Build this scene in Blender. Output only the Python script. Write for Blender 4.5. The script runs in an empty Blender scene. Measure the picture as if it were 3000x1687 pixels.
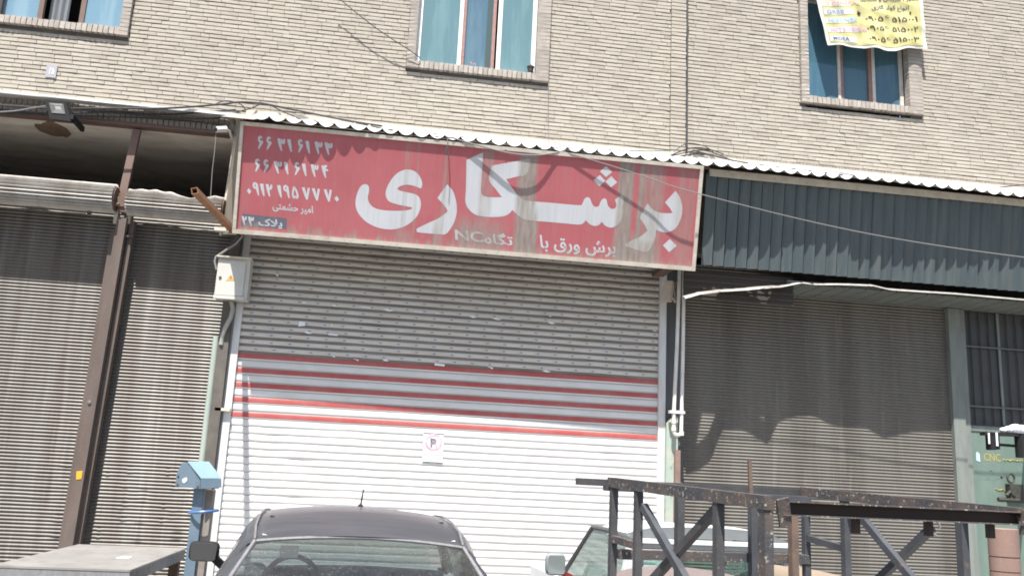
import bpy, bmesh, math, random
from mathutils import Vector, Matrix
from mathutils.geometry import delaunay_2d_cdt
R_ = math.radians
rnd = random.Random(7)
sc = bpy.context.scene
COL = sc.collection
V = Vector

# ------------------------------------------------------------------ camera
F_PX, W_PX, H_PX = 2600.0, 3000.0, 1687.0
YAW, PITCH, ROLL = R_(7.62), R_(12.05), R_(2.83)
CAM = V((0.0, -10.768, 1.65))
fwd = V((math.sin(YAW)*math.cos(PITCH), math.cos(YAW)*math.cos(PITCH), math.sin(PITCH)))
r0 = V((math.cos(YAW), -math.sin(YAW), 0)); u0 = r0.cross(fwd)
rt = r0*math.cos(ROLL) + u0*math.sin(ROLL); up = -r0*math.sin(ROLL) + u0*math.cos(ROLL)
cd = bpy.data.cameras.new('camera'); cam = bpy.data.objects.new('camera', cd); COL.objects.link(cam)
cam.matrix_world = Matrix(((rt.x, up.x, -fwd.x, CAM.x), (rt.y, up.y, -fwd.y, CAM.y), (rt.z, up.z, -fwd.z, CAM.z), (0, 0, 0, 1)))
cd.sensor_fit = 'HORIZONTAL'; cd.sensor_width = 36; cd.lens = 36*F_PX/W_PX
cd.clip_start = 0.05; cd.clip_end = 1000
sc.camera = cam
# ------------------------------------------------------------------ light
SUN = V((0.37, 1.0, -2.3)).normalized()          # direction the light travels
w = bpy.data.worlds.new('World'); sc.world = w; w.use_nodes = True
nt = w.node_tree
sky = nt.nodes.new('ShaderNodeTexSky'); sky.sky_type = 'NISHITA'; sky.sun_disc = False
sky.sun_elevation = math.asin(-SUN.z); sky.sun_rotation = math.atan2(-SUN.x, -SUN.y)
sky.dust_density = 2.0
bg = nt.nodes['Background']; bg.inputs[1].default_value = 0.08
nt.links.new(sky.outputs[0], bg.inputs[0])
sd = bpy.data.lights.new('sun', 'SUN'); sd.energy = 5.0; sd.angle = R_(0.5); sd.color = (1.0, 0.955, 0.89)
so = bpy.data.objects.new('sun', sd); COL.objects.link(so); so.location = (-4, -14, 22)
so.rotation_euler = SUN.to_track_quat('-Z', 'Y').to_euler()
sc.view_settings.view_transform = 'Standard'; sc.view_settings.look = 'None'
sc.view_settings.gamma = 1; sc.view_settings.use_curve_mapping = False
sc.view_settings.exposure = 1.1
sc.cycles.filter_width = 1.8

# ------------------------------------------------------------------ helpers
def ray(px, py):
    return fwd + rt*((px-W_PX/2)/F_PX) - up*((py-H_PX/2)/F_PX)
def at(px, py, Y):                                 # point of the vertical plane y = Y seen at a photo pixel
    d = ray(px, py); return CAM + d*((Y-CAM.y)/d.y)
def atp(px, py, P, N):
    d = ray(px, py); return CAM + d*((P-CAM).dot(N)/d.dot(N))

class MB:
    def __init__(s): s.v = []; s.f = []; s.m = []
    def add(s, vs, fs, m=0):
        b = len(s.v); s.v += [V(p) for p in vs]; s.f += [tuple(b+i for i in f) for f in fs]; s.m += [m]*len(fs)
    def box(s, x0, x1, y0, y1, z0, z1, m=0, M=None):
        vs = [V((x, y, z)) for z in (z0, z1) for y in (y0, y1) for x in (x0, x1)]
        if M: vs = [M @ p for p in vs]
        s.add(vs, [(0, 2, 3, 1), (4, 5, 7, 6), (0, 1, 5, 4), (2, 6, 7, 3), (0, 4, 6, 2), (1, 3, 7, 5)], m)
    def bar(s, p, q, wd, dp, side=None, m=0):       # rectangular bar from p to q
        p = V(p); q = V(q); d = (q-p).normalized()
        a = V(side) if side else (V((0, 1, 0)) if abs(d.y) < .9 else V((0, 0, 1)))
        a = (a - d*a.dot(d)).normalized(); b = d.cross(a)
        vs = [e + b*(i*wd/2) + a*(j*dp/2) for e in (p, q) for i, j in ((-1, -1), (1, -1), (1, 1), (-1, 1))]
        s.add(vs, [(0, 1, 2, 3), (7, 6, 5, 4), (0, 4, 5, 1), (1, 5, 6, 2), (2, 6, 7, 3), (3, 7, 4, 0)], m)
    def tube(s, pts, r, n=8, m=0, cap=True):
        pts = [V(p) for p in pts]; rings = []
        a = None
        for i, p in enumerate(pts):
            d = (pts[min(i+1, len(pts)-1)] - pts[max(i-1, 0)]).normalized()
            if a is None: a = d.orthogonal().normalized()
            a = (a - d*a.dot(d)); a = a.normalized() if a.length > 1e-6 else d.orthogonal().normalized()
            b = d.cross(a); rr = r[i] if isinstance(r, (list, tuple)) else r
            rings.append([p + (a*math.cos(2*math.pi*k/n) + b*math.sin(2*math.pi*k/n))*rr for k in range(n)])
        vs = [q for g in rings for q in g]
        fs = [(i*n+k, i*n+(k+1) % n, (i+1)*n+(k+1) % n, (i+1)*n+k) for i in range(len(pts)-1) for k in range(n)]
        if cap: fs += [tuple(range(n-1, -1, -1)), tuple((len(pts)-1)*n+k for k in range(n))]
        s.add(vs, fs, m)
    def poly(s, pts, thick=None, m=0):              # planar polygon, optional extrusion vector
        n = len(pts); pts = [V(p) for p in pts]
        if thick is None: s.add(pts, [tuple(range(n))], m); return
        t = V(thick)
        s.add(pts + [p+t for p in pts], [tuple(range(n)), tuple(range(2*n-1, n-1, -1))] + [(i, i+n, (i+1) % n+n, (i+1) % n) for i in range(n)], m)
    def grid(s, fn, nu, nv, m=0):
        vs = [fn(i/nu, j/nv) for j in range(nv+1) for i in range(nu+1)]
        s.add(vs, [(j*(nu+1)+i, j*(nu+1)+i+1, (j+1)*(nu+1)+i+1, (j+1)*(nu+1)+i) for j in range(nv) for i in range(nu)], m)
    def mesh(s, name, mats, smooth=False, recalc=True):
        me = bpy.data.meshes.new(name); me.from_pydata([tuple(p) for p in s.v], [], s.f)
        for k in (mats if isinstance(mats, (list, tuple)) else [mats]): me.materials.append(k)
        me.polygons.foreach_set('material_index', s.m)
        if recalc:
            bm = bmesh.new(); bm.from_mesh(me); bmesh.ops.recalc_face_normals(bm, faces=bm.faces); bm.to_mesh(me); bm.free()
        if smooth:
            me.polygons.foreach_set('use_smooth', [True]*len(me.polygons)); me.set_sharp_from_angle(angle=R_(38))
        me.update(); return me
    def build(s, name, mats, parent=None, smooth=False, recalc=True):
        return put(name, s.mesh(name, mats, smooth, recalc), parent)
def put(name, me, parent=None, loc=None):
    o = bpy.data.objects.new(name, me); COL.objects.link(o)
    if parent: o.parent = parent
    if loc is not None: o.location = loc
    return o
def tag(o, label=None, cat=None, group=None, kind=None):
    for k, v in (('label', label), ('category', cat), ('group', group), ('kind', kind)):
        if v: o[k] = v
    return o
def thing(name, label, cat, group=None, loc=(0, 0, 0)):
    o = bpy.data.objects.new(name, None); COL.objects.link(o); o.location = loc; o.empty_display_size = .1
    return tag(o, label, cat, group)
def jit(a): return rnd.uniform(-a, a)

# ------------------------------------------------------------------ materials
def nodes(name):
    m = bpy.data.materials.new(name); m.use_nodes = True
    n = m.node_tree.nodes; return m, n, m.node_tree.links, n['Principled BSDF']
def c4(c): return (c[0], c[1], c[2], 1)
def mixn(n, l, fac, a, b, mode='MIX'):
    x = n.new('ShaderNodeMix'); x.data_type = 'RGBA'; x.blend_type = mode
    for sock, v in ((x.inputs[0], fac), (x.inputs[6], a), (x.inputs[7], b)):
        if isinstance(v, bpy.types.NodeSocket): l.new(v, sock)
        elif isinstance(v, (tuple, list)): sock.default_value = c4(v)
        else: sock.default_value = v
    return x.outputs[2]
def math_(n, l, op, *a):
    x = n.new('ShaderNodeMath'); x.operation = op
    for s, v in zip(x.inputs, a):
        if isinstance(v, bpy.types.NodeSocket): l.new(v, s)
        else: s.default_value = v
    return x.outputs[0]
def noise(n, l, scale, stretch=(1, 1, 1), detail=4, lo=.4, hi=.65, co=None, rough=.6):
    if co is None:
        g = n.get('POS') or n.new('ShaderNodeNewGeometry'); g.name = 'POS'; co = g.outputs['Position']
    mp = n.new('ShaderNodeMapping'); mp.inputs['Scale'].default_value = stretch; l.new(co, mp.inputs[0])
    t = n.new('ShaderNodeTexNoise'); t.inputs['Scale'].default_value = scale; t.inputs['Detail'].default_value = detail
    t.inputs['Roughness'].default_value = rough; l.new(mp.outputs[0], t.inputs['Vector'])
    r = n.new('ShaderNodeMapRange'); r.inputs[1].default_value = lo; r.inputs[2].default_value = hi
    l.new(t.outputs[0], r.inputs[0]); return r.outputs[0]
def M(name, col, rough=.7, metal=0, col2=None, scale=6, stretch=(1, 1, 1), amt=.6, lo=.4, hi=.65, col3=None, scale3=40, amt3=.5, lo3=.58, hi3=.7, bump=0, spec=.4, obj=False, rand=0, stretch3=(1, 1, 1)):
    m, n, l, p = nodes(name)
    p.inputs['Roughness'].default_value = rough; p.inputs['Metallic'].default_value = metal
    p.inputs['Specular IOR Level'].default_value = spec
    co = None
    if obj: t = n.new('ShaderNodeTexCoord'); co = t.outputs['Object']
    c = col
    if col2 is not None: c = mixn(n, l, math_(n, l, 'MULTIPLY', noise(n, l, scale, stretch, lo=lo, hi=hi, co=co), amt), c, col2)
    if col3 is not None: c = mixn(n, l, math_(n, l, 'MULTIPLY', noise(n, l, scale3, stretch3, detail=5, lo=lo3, hi=hi3, co=co), amt3), c, col3)
    if rand:
        oi = n.new('ShaderNodeObjectInfo'); v = math_(n, l, 'MULTIPLY_ADD', oi.outputs['Random'], 2*rand, 1-rand)
        h = n.new('ShaderNodeHueSaturation'); l.new(v, h.inputs['Value'])
        if isinstance(c, bpy.types.NodeSocket): l.new(c, h.inputs['Color'])
        else: h.inputs['Color'].default_value = c4(c)
        c = h.outputs[0]
    if isinstance(c, bpy.types.NodeSocket): l.new(c, p.inputs['Base Color'])
    else: p.inputs['Base Color'].default_value = c4(c)
    if bump:
        b = n.new('ShaderNodeBump'); b.inputs['Strength'].default_value = bump; b.inputs['Distance'].default_value = .01
        l.new(noise(n, l, 60, detail=6, lo=0, hi=1, co=co), b.inputs['Height']); l.new(b.outputs[0], p.inputs['Normal'])
    return m

def brick_mat():
    m, n, l, p = nodes('buff_brick')
    g = n.new('ShaderNodeNewGeometry'); g.name = 'POS'; oi = n.new('ShaderNodeObjectInfo')
    r = math_(n, l, 'FRACT', math_(n, l, 'ADD', math_(n, l, 'MULTIPLY', oi.outputs['Random'], 7.31), g.outputs['Random Per Island']))
    cr = n.new('ShaderNodeValToRGB'); l.new(r, cr.inputs[0]); e = cr.color_ramp.elements
    e[0].position = 0; e[0].color = c4((.415, .38, .325)); e[1].position = 1; e[1].color = c4((.445, .415, .36))
    for ps, cl in ((.08, (.375, .342, .295)), (.20, (.42, .385, .33)), (.5, (.44, .405, .345)), (.7, (.425, .395, .345)), (.88, (.46, .425, .365))):
        x = e.new(ps); x.color = c4(cl)
    c = mixn(n, l, math_(n, l, 'MULTIPLY', noise(n, l, 1.3, (1, 1, .8), detail=5), .35), cr.outputs[0], (.36, .325, .285))
    c = mixn(n, l, math_(n, l, 'MULTIPLY', noise(n, l, 45, detail=5, lo=.5, hi=.75), .35), c, (.27, .235, .19))
    c = mixn(n, l, math_(n, l, 'MULTIPLY', noise(n, l, 5, (1.4, 1, .35), detail=5, lo=.6, hi=.72), .35), c, (.30, .28, .26))
    c = mixn(n, l, 1.0, c, (.985, .985, .985), 'MULTIPLY')
    c = mixn(n, l, math_(n, l, 'MULTIPLY', noise(n, l, 2.2, (2.5, 1, .18), detail=5, lo=.55, hi=.75), .28), c, (.28, .265, .245))
    l.new(c, p.inputs['Base Color']); p.inputs['Roughness'].default_value = .85; p.inputs['Specular IOR Level'].default_value = .2
    b = n.new('ShaderNodeBump'); b.inputs['Strength'].default_value = .5; b.inputs['Distance'].default_value = .006
    l.new(noise(n, l, 70, detail=6, lo=0, hi=1), b.inputs['Height']); l.new(b.outputs[0], p.inputs['Normal'])
    return m

BRICK = brick_mat()
MORTAR = M('grey_mortar', (.105, .095, .085), .95, col2=(.17, .155, .135), scale=5)
SURR = M('grey_surround_brick', (.36, .325, .29), .9, col2=(.27, .245, .22), scale=14, col3=(.45, .42, .38), scale3=30, bump=.4, rand=.13)
WHITE = M('white_window_paint', (.78, .79, .78), .4, col2=(.6, .6, .58), scale=12, amt=.4)
SASH = M('brown_sash_paint', (.33, .19, .17), .5, col2=(.22, .12, .1), scale=20)
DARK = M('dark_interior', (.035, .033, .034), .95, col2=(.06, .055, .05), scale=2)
CONC = M('sooty_plaster', (.74, .69, .62), .95, col2=(.52, .48, .43), scale=2.2, amt=.9, stretch=(.7, 1.6, 1), col3=(.52, .51, .50), scale3=2.6, amt3=.75, lo3=.55, hi3=.68, bump=.3, stretch3=(.5, 1.6, 1))
BROWNSTEEL = M('brown_painted_steel', (.165, .108, .09), .6, col2=(.13, .09, .075), scale=9, col3=(.25, .17, .13), scale3=50)
RUST = M('rusty_steel', (.16, .105, .08), .85, col2=(.105, .085, .075), scale=7, col3=(.26, .13, .065), scale3=35, amt3=.55, bump=.3)
RUSTPOST = M('weathered_brown_post', (.105, .082, .072), .8, col2=(.145, .118, .104), scale=5, stretch=(1, 1, .3), col3=(.18, .10, .06), scale3=30, amt3=.5, bump=.2)
GALV = M('galvanised_sheet', (.58, .585, .58), .5, .2, col2=(.44, .44, .43), scale=4, col3=(.42, .36, .30), scale3=18, amt3=.35)
CREAM = M('cream_trim_paint', (.58, .54, .47), .6, col2=(.42, .36, .29), scale=7, col3=(.27, .18, .12), scale3=24, amt3=.55)
SIDESHEET = M('tan_side_sheet', (.27, .235, .19), .7, col2=(.19, .16, .13), scale=3, stretch=(2, 2, .4))
BLACKP = M('black_plastic', (.018, .018, .02), .6, col2=(.03, .03, .03), scale=30, amt=.4, spec=.2)
CABLE = M('black_cable', (.045, .045, .05), .6)
GREYCABLE = M('grey_cable', (.22, .215, .21), .6)
PVC = M('white_plastic_pipe', (.72, .71, .68), .45, col2=(.5, .46, .4), scale=9, amt=.5, stretch=(1, 1, .4))
GREENP = M('faded_green_paint', (.125, .185, .158), .6, col2=(.17, .22, .195), scale=4, stretch=(1.5, 1, .5), col3=(.12, .17, .145), scale3=9, amt3=.6, lo3=.5)
GREYGREEN = M('grey_green_steel', (.20, .225, .21), .6, col2=(.145, .155, .145), scale=6, stretch=(2, 2, .4), col3=(.22, .13, .09), scale3=12, amt3=.7, lo3=.62)
BLUEP = M('blue_machine_paint', (.115, .165, .215), .5, col2=(.155, .205, .25), scale=6, col3=(.07, .10, .13), scale3=22, amt3=.5)
PLATE = M('worn_steel_plate', (.27, .262, .252), .5, .3, col2=(.36, .35, .335), scale=3, col3=(.17, .145, .125), scale3=7, amt3=.6, lo3=.52, stretch3=(1, .5, 1))
PLATESIDE = M('worn_plate_edge', (.20, .20, .205), .7, .2, col2=(.28, .285, .30), scale=20, stretch=(2, 2, .5), col3=(.16, .12, .10), scale3=9, amt3=.6)
SHUT_OLD = M('grimy_tin_slat', (.116, .110, .102), .5, .3, col2=(.07, .058, .05), scale=1.9, stretch=(3.2, 1, .22), amt=.8, lo=.38, hi=.66, col3=(.17, .162, .15), scale3=3.5, amt3=.6, stretch3=(2.4, 1, .15), lo3=.52, hi3=.7)
SHUT_R = M('grey_brown_tin_slat', (.150, .141, .126), .5, .1, col2=(.085, .076, .066), scale=1.2, stretch=(2.6, 1, .25), amt=.6, col3=(.215, .205, .185), scale3=4, amt3=.4, stretch3=(2.4, 1, .15))
SLATW = M('white_slat_paint', (.68, .68, .675), .45, col2=(.54, .535, .525), scale=3, stretch=(1, 1, 2), amt=.5, rand=.03)
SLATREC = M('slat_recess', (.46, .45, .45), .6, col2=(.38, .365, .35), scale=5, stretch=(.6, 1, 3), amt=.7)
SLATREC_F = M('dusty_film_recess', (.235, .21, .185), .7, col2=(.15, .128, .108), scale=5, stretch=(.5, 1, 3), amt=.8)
RAIL = M('pale_guide_rail', (.66, .665, .67), .4, .1, col2=(.50, .48, .455), scale=5, stretch=(3, 3, .4), amt=.6)
CLAD = M('slate_blue_cladding', (.066, .090, .100), .38, .1, col2=(.115, .132, .135), scale=3, stretch=(4, 1, .25), amt=.7, col3=(.15, .115, .09), scale3=8, amt3=.45, lo3=.6, spec=.5)
SOFFIT = M('green_grey_soffit', (.16, .18, .17), .6, col2=(.12, .125, .115), scale=4)
DUSTLAMP = M('dusty_tan_casing', (.36, .30, .235), .8, col2=(.26, .215, .17), scale=12)
BOXP = M('grey_white_enamel', (.53, .525, .49), .4, col2=(.44, .435, .40), scale=5, amt=.5)
YELLOW = M('yellow_sticker', (.50, .37, .10), .5, col2=(.42, .32, .12), scale=30)
ORANGE = M('orange_tag', (.75, .36, .03), .5)
INK = M('black_ink', (.03, .03, .035), .6)
ALU = M('bright_reflector', (.24, .24, .23), .4, .3)
LENS = M('pale_lamp_lens', (.32, .32, .29), .25, col2=(.6, .6, .5), scale=30, amt=.3)
RACKP = M('chipped_black_paint', (.060, .061, .066), .55, .1, col2=(.105, .10, .10), scale=6, col3=(.42, .39, .35), scale3=70, amt3=.6, lo3=.68, hi3=.73, bump=.2)
RACKBLUE = M('blue_black_paint', (.062, .067, .076), .45, .1, col2=(.10, .104, .112), scale=8, col3=(.20, .13, .09), scale3=22, amt3=.6, lo3=.62, hi3=.72)
RACKRAIL = M('flaked_paint_steel', (.068, .068, .074), .6, .1, col2=(.17, .12, .09), scale=10, col3=(.50, .46, .40), scale3=55, amt3=.75, lo3=.59, hi3=.66, bump=.3)
CHANNEL = M('dark_brown_channel', (.06, .043, .036), .75, col2=(.055, .04, .034), scale=8)
ROLLSTEEL = M('mauve_scaled_steel', (.17, .135, .13), .6, .1, col2=(.24, .205, .20), scale=9, stretch=(1, 3, 1), col3=(.12, .095, .09), scale3=26, amt3=.5)
ROLLTAN = M('tan_sheet_steel', (.27, .215, .16), .6, col2=(.22, .17, .13), scale=5)
RUSTCYL = M('brown_cylinder_paint', (.25, .165, .135), .6, col2=(.19, .125, .105), scale=5, stretch=(1, 1, .4), col3=(.32, .24, .2), scale3=25, amt3=.4)
ASPH = M('dusty_asphalt', (.085, .083, .08), .9, col2=(.13, .125, .118), scale=1.3, col3=(.055, .055, .055), scale3=60, amt3=.6, lo3=.5, bump=.4)
PAVE = M('pale_pavement', (.27, .26, .24), .9, col2=(.20, .19, .18), scale=1.5, col3=(.2, .19, .175), scale3=12, amt3=.5)
KERB = M('concrete_kerb', (.33, .32, .30), .9, col2=(.22, .21, .2), scale=6)
PAPER = M('white_film', (.84, .85, .86), .4, col2=(.75, .77, .78), scale=30)
POT = M('dark_pot', (.05, .05, .055), .6)
LEAF = M('dry_leaf', (.30, .27, .08), .8)
PINK = M('pink_petal', (.62, .32, .36), .7)

def glass_film(name, c, c2, rough=.12):
    m = M(name, c, rough, 0, col2=c2, scale=1.6, stretch=(2.4, 1, .35), amt=.9, lo=.44, hi=.56, spec=.7)
    return m
TEAL = glass_film('teal_film_glass', (.115, .21, .235), (.155, .265, .28))
SKYBL = glass_film('sky_blue_film_glass', (.16, .275, .36), (.22, .34, .41))
SHADEBL = glass_film('shaded_blue_glass', (.055, .13, .185), (.075, .16, .21), .08)  # blue glass with the banner's shade put into its darker colour
CURTAIN = M('grey_curtain', (.22, .24, .26), .8, col2=(.12, .13, .14), scale=3, stretch=(6, 1, .5))

def stained(name, col, stain=(.30, .268, .24)):
    """sign print with vertical mud runs, in sign coordinates (x along, z up, metres)"""
    m, n, l, p = nodes(name)
    t = n.new('ShaderNodeTexCoord'); co = t.outputs['Object']
    sp = n.new('ShaderNodeSeparateXYZ'); l.new(co, sp.inputs[0]); X, Z = sp.outputs[0], sp.outputs[2]
    runs = noise(n, l, 9, (1.6, 1, .12), detail=6, lo=.36, hi=.66, co=co)
    mask = None
    for x, wd, a, low in RUNS:                      # centre, half width, strength, only-low
        d = math_(n, l, 'ABSOLUTE', math_(n, l, 'SUBTRACT', X, x))
        k = n.new('ShaderNodeMapRange'); k.inputs[1].default_value = wd; k.inputs[2].default_value = wd*.55; k.inputs[4].default_value = a
        l.new(d, k.inputs[0]); k = k.outputs[0]
        if low:
            q = n.new('ShaderNodeMapRange'); q.inputs[1].default_value = low; q.inputs[2].default_value = low*.45; l.new(Z, q.inputs[0])
            k = math_(n, l, 'MULTIPLY', k, q.outputs[0])
        mask = k if mask is None else math_(n, l, 'MAXIMUM', mask, k)
    mask = math_(n, l, 'MULTIPLY', mask, math_(n, l, 'MULTIPLY_ADD', runs, .7, .72))
    bot = n.new('ShaderNodeMapRange'); bot.inputs[1].default_value = .14; bot.inputs[2].default_value = .0; l.new(Z, bot.inputs[0])
    mask = math_(n, l, 'MAXIMUM', mask, math_(n, l, 'MULTIPLY', bot.outputs[0], noise(n, l, 14, (1, 1, .5), lo=.40, hi=.6, co=co)))
    film = math_(n, l, 'MULTIPLY', noise(n, l, 14, (2.2, 1, .1), detail=5, lo=.42, hi=.7, co=co), .22)
    mask = math_(n, l, 'MINIMUM', math_(n, l, 'MAXIMUM', mask, film), .93)
    base = mixn(n, l, noise(n, l, 1.1, co=co), col, tuple(min(1, v*1.08+.012) for v in col))
    sc_ = mixn(n, l, noise(n, l, 22, (1, 1, .2), co=co), stain, tuple(v*.72 for v in stain))
    l.new(mixn(n, l, mask, base, sc_), p.inputs['Base Color']); p.inputs['Roughness'].default_value = .55
    p.inputs['Specular IOR Level'].default_value = .3
    return m

# ================================================================== SETTING
g = MB(); g.box(-40, 40, -60, -7.6, -.3, 0); tag(g.build('road', ASPH), kind='structure')
g = MB(); g.box(-40, 40, -7.35, .5, -.3, .0); tag(g.build('pavement', PAVE), kind='structure')
g = MB(); g.box(-40, 40, -7.6, -7.35, -.3, .02); tag(g.build('kerb', KERB), kind='structure')

# ================================================================== BRICK BUILDING
bld = thing('brick_building', 'pale buff brick building with three blue glazed windows above the shuttered shops', 'building')
PIT, BL, BH = .0551, .212, .0415
WINS = []
for il, ir, ol, orr, st, sb in (((-10, 43), (350.5, 77.4), (-32, 60), (373, 101), (178, 60), (373, 101)),
                                ((1216.6, 173), (1568.7, 214), (1190, 188), (1606.5, 238.5), (1392, 194), (1606.5, 238.5)),
                                ((2372, 277), (2667.8, 313), (2350, 294), (2707.6, 335), (2520, 295), (2707.6, 335))):
    y = -.05
    WINS.append(dict(xl=at(*il, y).x, xr=at(*ir, y).x, ol=at(*ol, y).x, orr=at(*orr, y).x, zs=at(*st, y).z, zb=at(*sb, y).z, zt=at(*st, y).z+1.55))
for q in WINS: q['zb'] = q['zs']-.105
WX0, WX1, WZ1 = -8.6, 13.4, 10.4
mo = MB()
zcut = [5.6] + [WINS[1]['zb'], WINS[1]['zt']+.1, WZ1]
zb, zt = min(q['zb'] for q in WINS)+.03, max(q['zt'] for q in WINS)
mo.box(WX0, WX1, .014, .25, 5.86, zb); mo.box(WX0, WX1, .014, .25, zt, WZ1+.3)
xs = [WX0] + [v for q in WINS for v in (q['xl']-.03, q['xr']+.03)] + [WX1]
for i in range(0, len(xs), 2): mo.box(xs[i], xs[i+1], .014, .25, zb, zt)
mo.box(-2.02, WX1, .014, .25, 4.62, 5.86); mo.box(WX0, -7.0, .014, .25, 0, 5.86)
mo.box(-2.02, -1.90, -.0, .25, 0, 4.62)
wall = mo.build('wall', MORTAR, bld)
# brick courses laid with ragged bond
PIER = (at(1964, 300, 0).x, at(2009, 300, 0).x)
bricks = []
z = 5.90; row = 0
while z < WZ1:
    for a, b, yo in ((WX0, PIER[0]-.006, 0), (PIER[0], PIER[1], -.018), (PIER[1]+.022, WX1, 0)):
        x = a - rnd.random()*BL if yo == 0 else a
        while x < b:
            L = BL + jit(.004)
            if rnd.random() < .07: L *= .5
            x0, x1 = max(a, x), min(b, x+L-.004)
            x += L
            segs = [(x0, x1)]
            for q in WINS:
                if z + BH > q['zb']-.004 and z < q['zt']+.11:
                    ns = []
                    for s0, s1 in segs:
                        if s1 <= q['ol'] or s0 >= q['orr']: ns.append((s0, s1)); continue
                        if s0 < q['ol']-.01: ns.append((s0, q['ol']-.004))
                        if s1 > q['orr']+.01: ns.append((q['orr']+.004, s1))
                    segs = ns
            for s0, s1 in segs:
                if s1-s0 > .015: bricks.append((s0, s1, z, yo))
    z += PIT; row += 1
def vis(b):
    c = V(((b[0]+b[1])/2, 0, b[2]+.02)) - CAM
    d = c.dot(fwd); px, py = 1500+F_PX*c.dot(rt)/d, 843.5-F_PX*c.dot(up)/d
    if not (20 < px < 2980 and 12 < py < 1600) or b[2] < 6.06 or (b[1]-b[0]) < .19: return 0
    return (b[1]-b[0])*1/d/d
order = sorted(range(len(bricks)), key=lambda i: -vis(bricks[i]))
single = set(i for i in order[:300] if vis(bricks[i]) > 0)
def brick_verts(x0, x1, z0, yo):
    y = yo + jit(.0035); tl = jit(.003); dz = jit(.0015)
    e = [jit(.002) for _ in range(8)]
    return [V((x0+e[0]*.5, y+tl, z0+dz+e[1])), V((x1+e[2]*.5, y-tl, z0+dz+e[3])), V((x1+e[4]*.5, y-tl+jit(.002), z0+BH+dz+e[5])), V((x0+e[6]*.5, y+tl+jit(.002), z0+BH+dz+e[7])),
            V((x0, .05, z0)), V((x1, .05, z0)), V((x1, .05, z0+BH)), V((x0, .05, z0+BH))]
BF = [(0, 1, 2, 3), (0, 4, 5, 1), (1, 5, 6, 2), (2, 6, 7, 3), (3, 7, 4, 0)]
rest = MB()
proto = []
for k in range(8):
    mb = MB(); mb.add(brick_verts(-.104, .104, -BH/2, 0), BF); proto.append(mb.mesh('brick', BRICK))
for i, (x0, x1, z0, yo) in enumerate(bricks):
    if i in single:
        o = put('brick', proto[rnd.randrange(8)], wall, ((x0+x1)/2, yo, z0+BH/2)); o.scale.x = (x1-x0)/.208
    else: rest.add(brick_verts(x0, x1, z0, yo), BF)
tag(rest.build('brick_courses', BRICK, wall), kind='stuff')
# soldier courses
sol = MB(); x = -8.6; ZB = at(300, 350, -.02).z; ZS = at(300, 305, -.02).z
while x < -2.03:
    h = (ZS-ZB)/2
    sol.box(x+jit(.003), x+.055, -.012+jit(.004), .1, ZB+.003, ZB+h-.006+jit(.003))
    sol.box(x+.008+jit(.003), x+.063, .008+jit(.004), .1, ZB+h+.004, ZS-.002+jit(.003)); x += .064
x = PIER[1]+.05; zr = at(2500, 505, -.03).z
while x < WX1:
    sol.box(x+jit(.002), x+.041, -.03+jit(.004), .1, zr-.07, zr+.055+jit(.003)); x += .047
tag(sol.build('soldier_course', SURR, bld), kind='stuff')
b = MB(); ZBM = at(300, 360, -.03).z
b.box(-8.6, -2.02, -.03, .16, ZBM, ZB); b.box(-8.6, -2.02, -.045, -.03, ZBM, ZBM+.016); b.build('lintel_beam', BROWNSTEEL, bld)
b = MB(); zt_ = at(300, 304, -.2).z
b.grid(lambda u, v: V((-8.6+6.53*u, -.24+.02*math.sin(u*23)*.3+.3*v*.83, zt_+.004*math.sin(u*31)+(.045*min(1, v*4) if v > 0 else 0))), 40, 5)
b.box(-8.6, -2.07, -.235, -.23, zt_-.004, zt_+.03)
b.build('drip_flashing', GALV, bld)
b = MB(); b.box(-7, -2.0, .10, 6, ZBM-.012, ZBM+.12); b.build('ceiling', CONC, bld)
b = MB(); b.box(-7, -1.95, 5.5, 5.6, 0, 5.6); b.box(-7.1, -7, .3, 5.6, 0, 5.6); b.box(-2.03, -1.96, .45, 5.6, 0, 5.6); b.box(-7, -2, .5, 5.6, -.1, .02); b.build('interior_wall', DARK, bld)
b = MB(); b.box(10.0, WX1, -.0, .3, 0, 4.7); b.build('rendered_wall', M('grey_render', (.27, .26, .24), .9, col2=(.2, .19, .175), scale=3), bld)
b = MB(); b.box(-2, 10.4, .5, .6, 0, 4.7); b.box(-7, -1.9, -.0, .0, 0, 0) if False else None; b.build('leak_stop_panel', DARK, bld)  # unseen panel added behind the shutters to stop light leaking
b = MB(); rnd.seed(3); c = at(160, 368, .35); zc = ZBM-.013
b.poly([V((c.x+.20*math.cos(t)*(1+jit(.2)), c.y+.24*math.sin(t)*(1+jit(.2)), zc-.004)) for t in [k*math.pi/9 for k in range(18)]], (0, 0, .02))
b.build('exposed_patch', M('bare_clay_patch', (.22, .155, .105), .95, col2=(.12, .08, .055), scale=14, bump=.6), bld)

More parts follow.
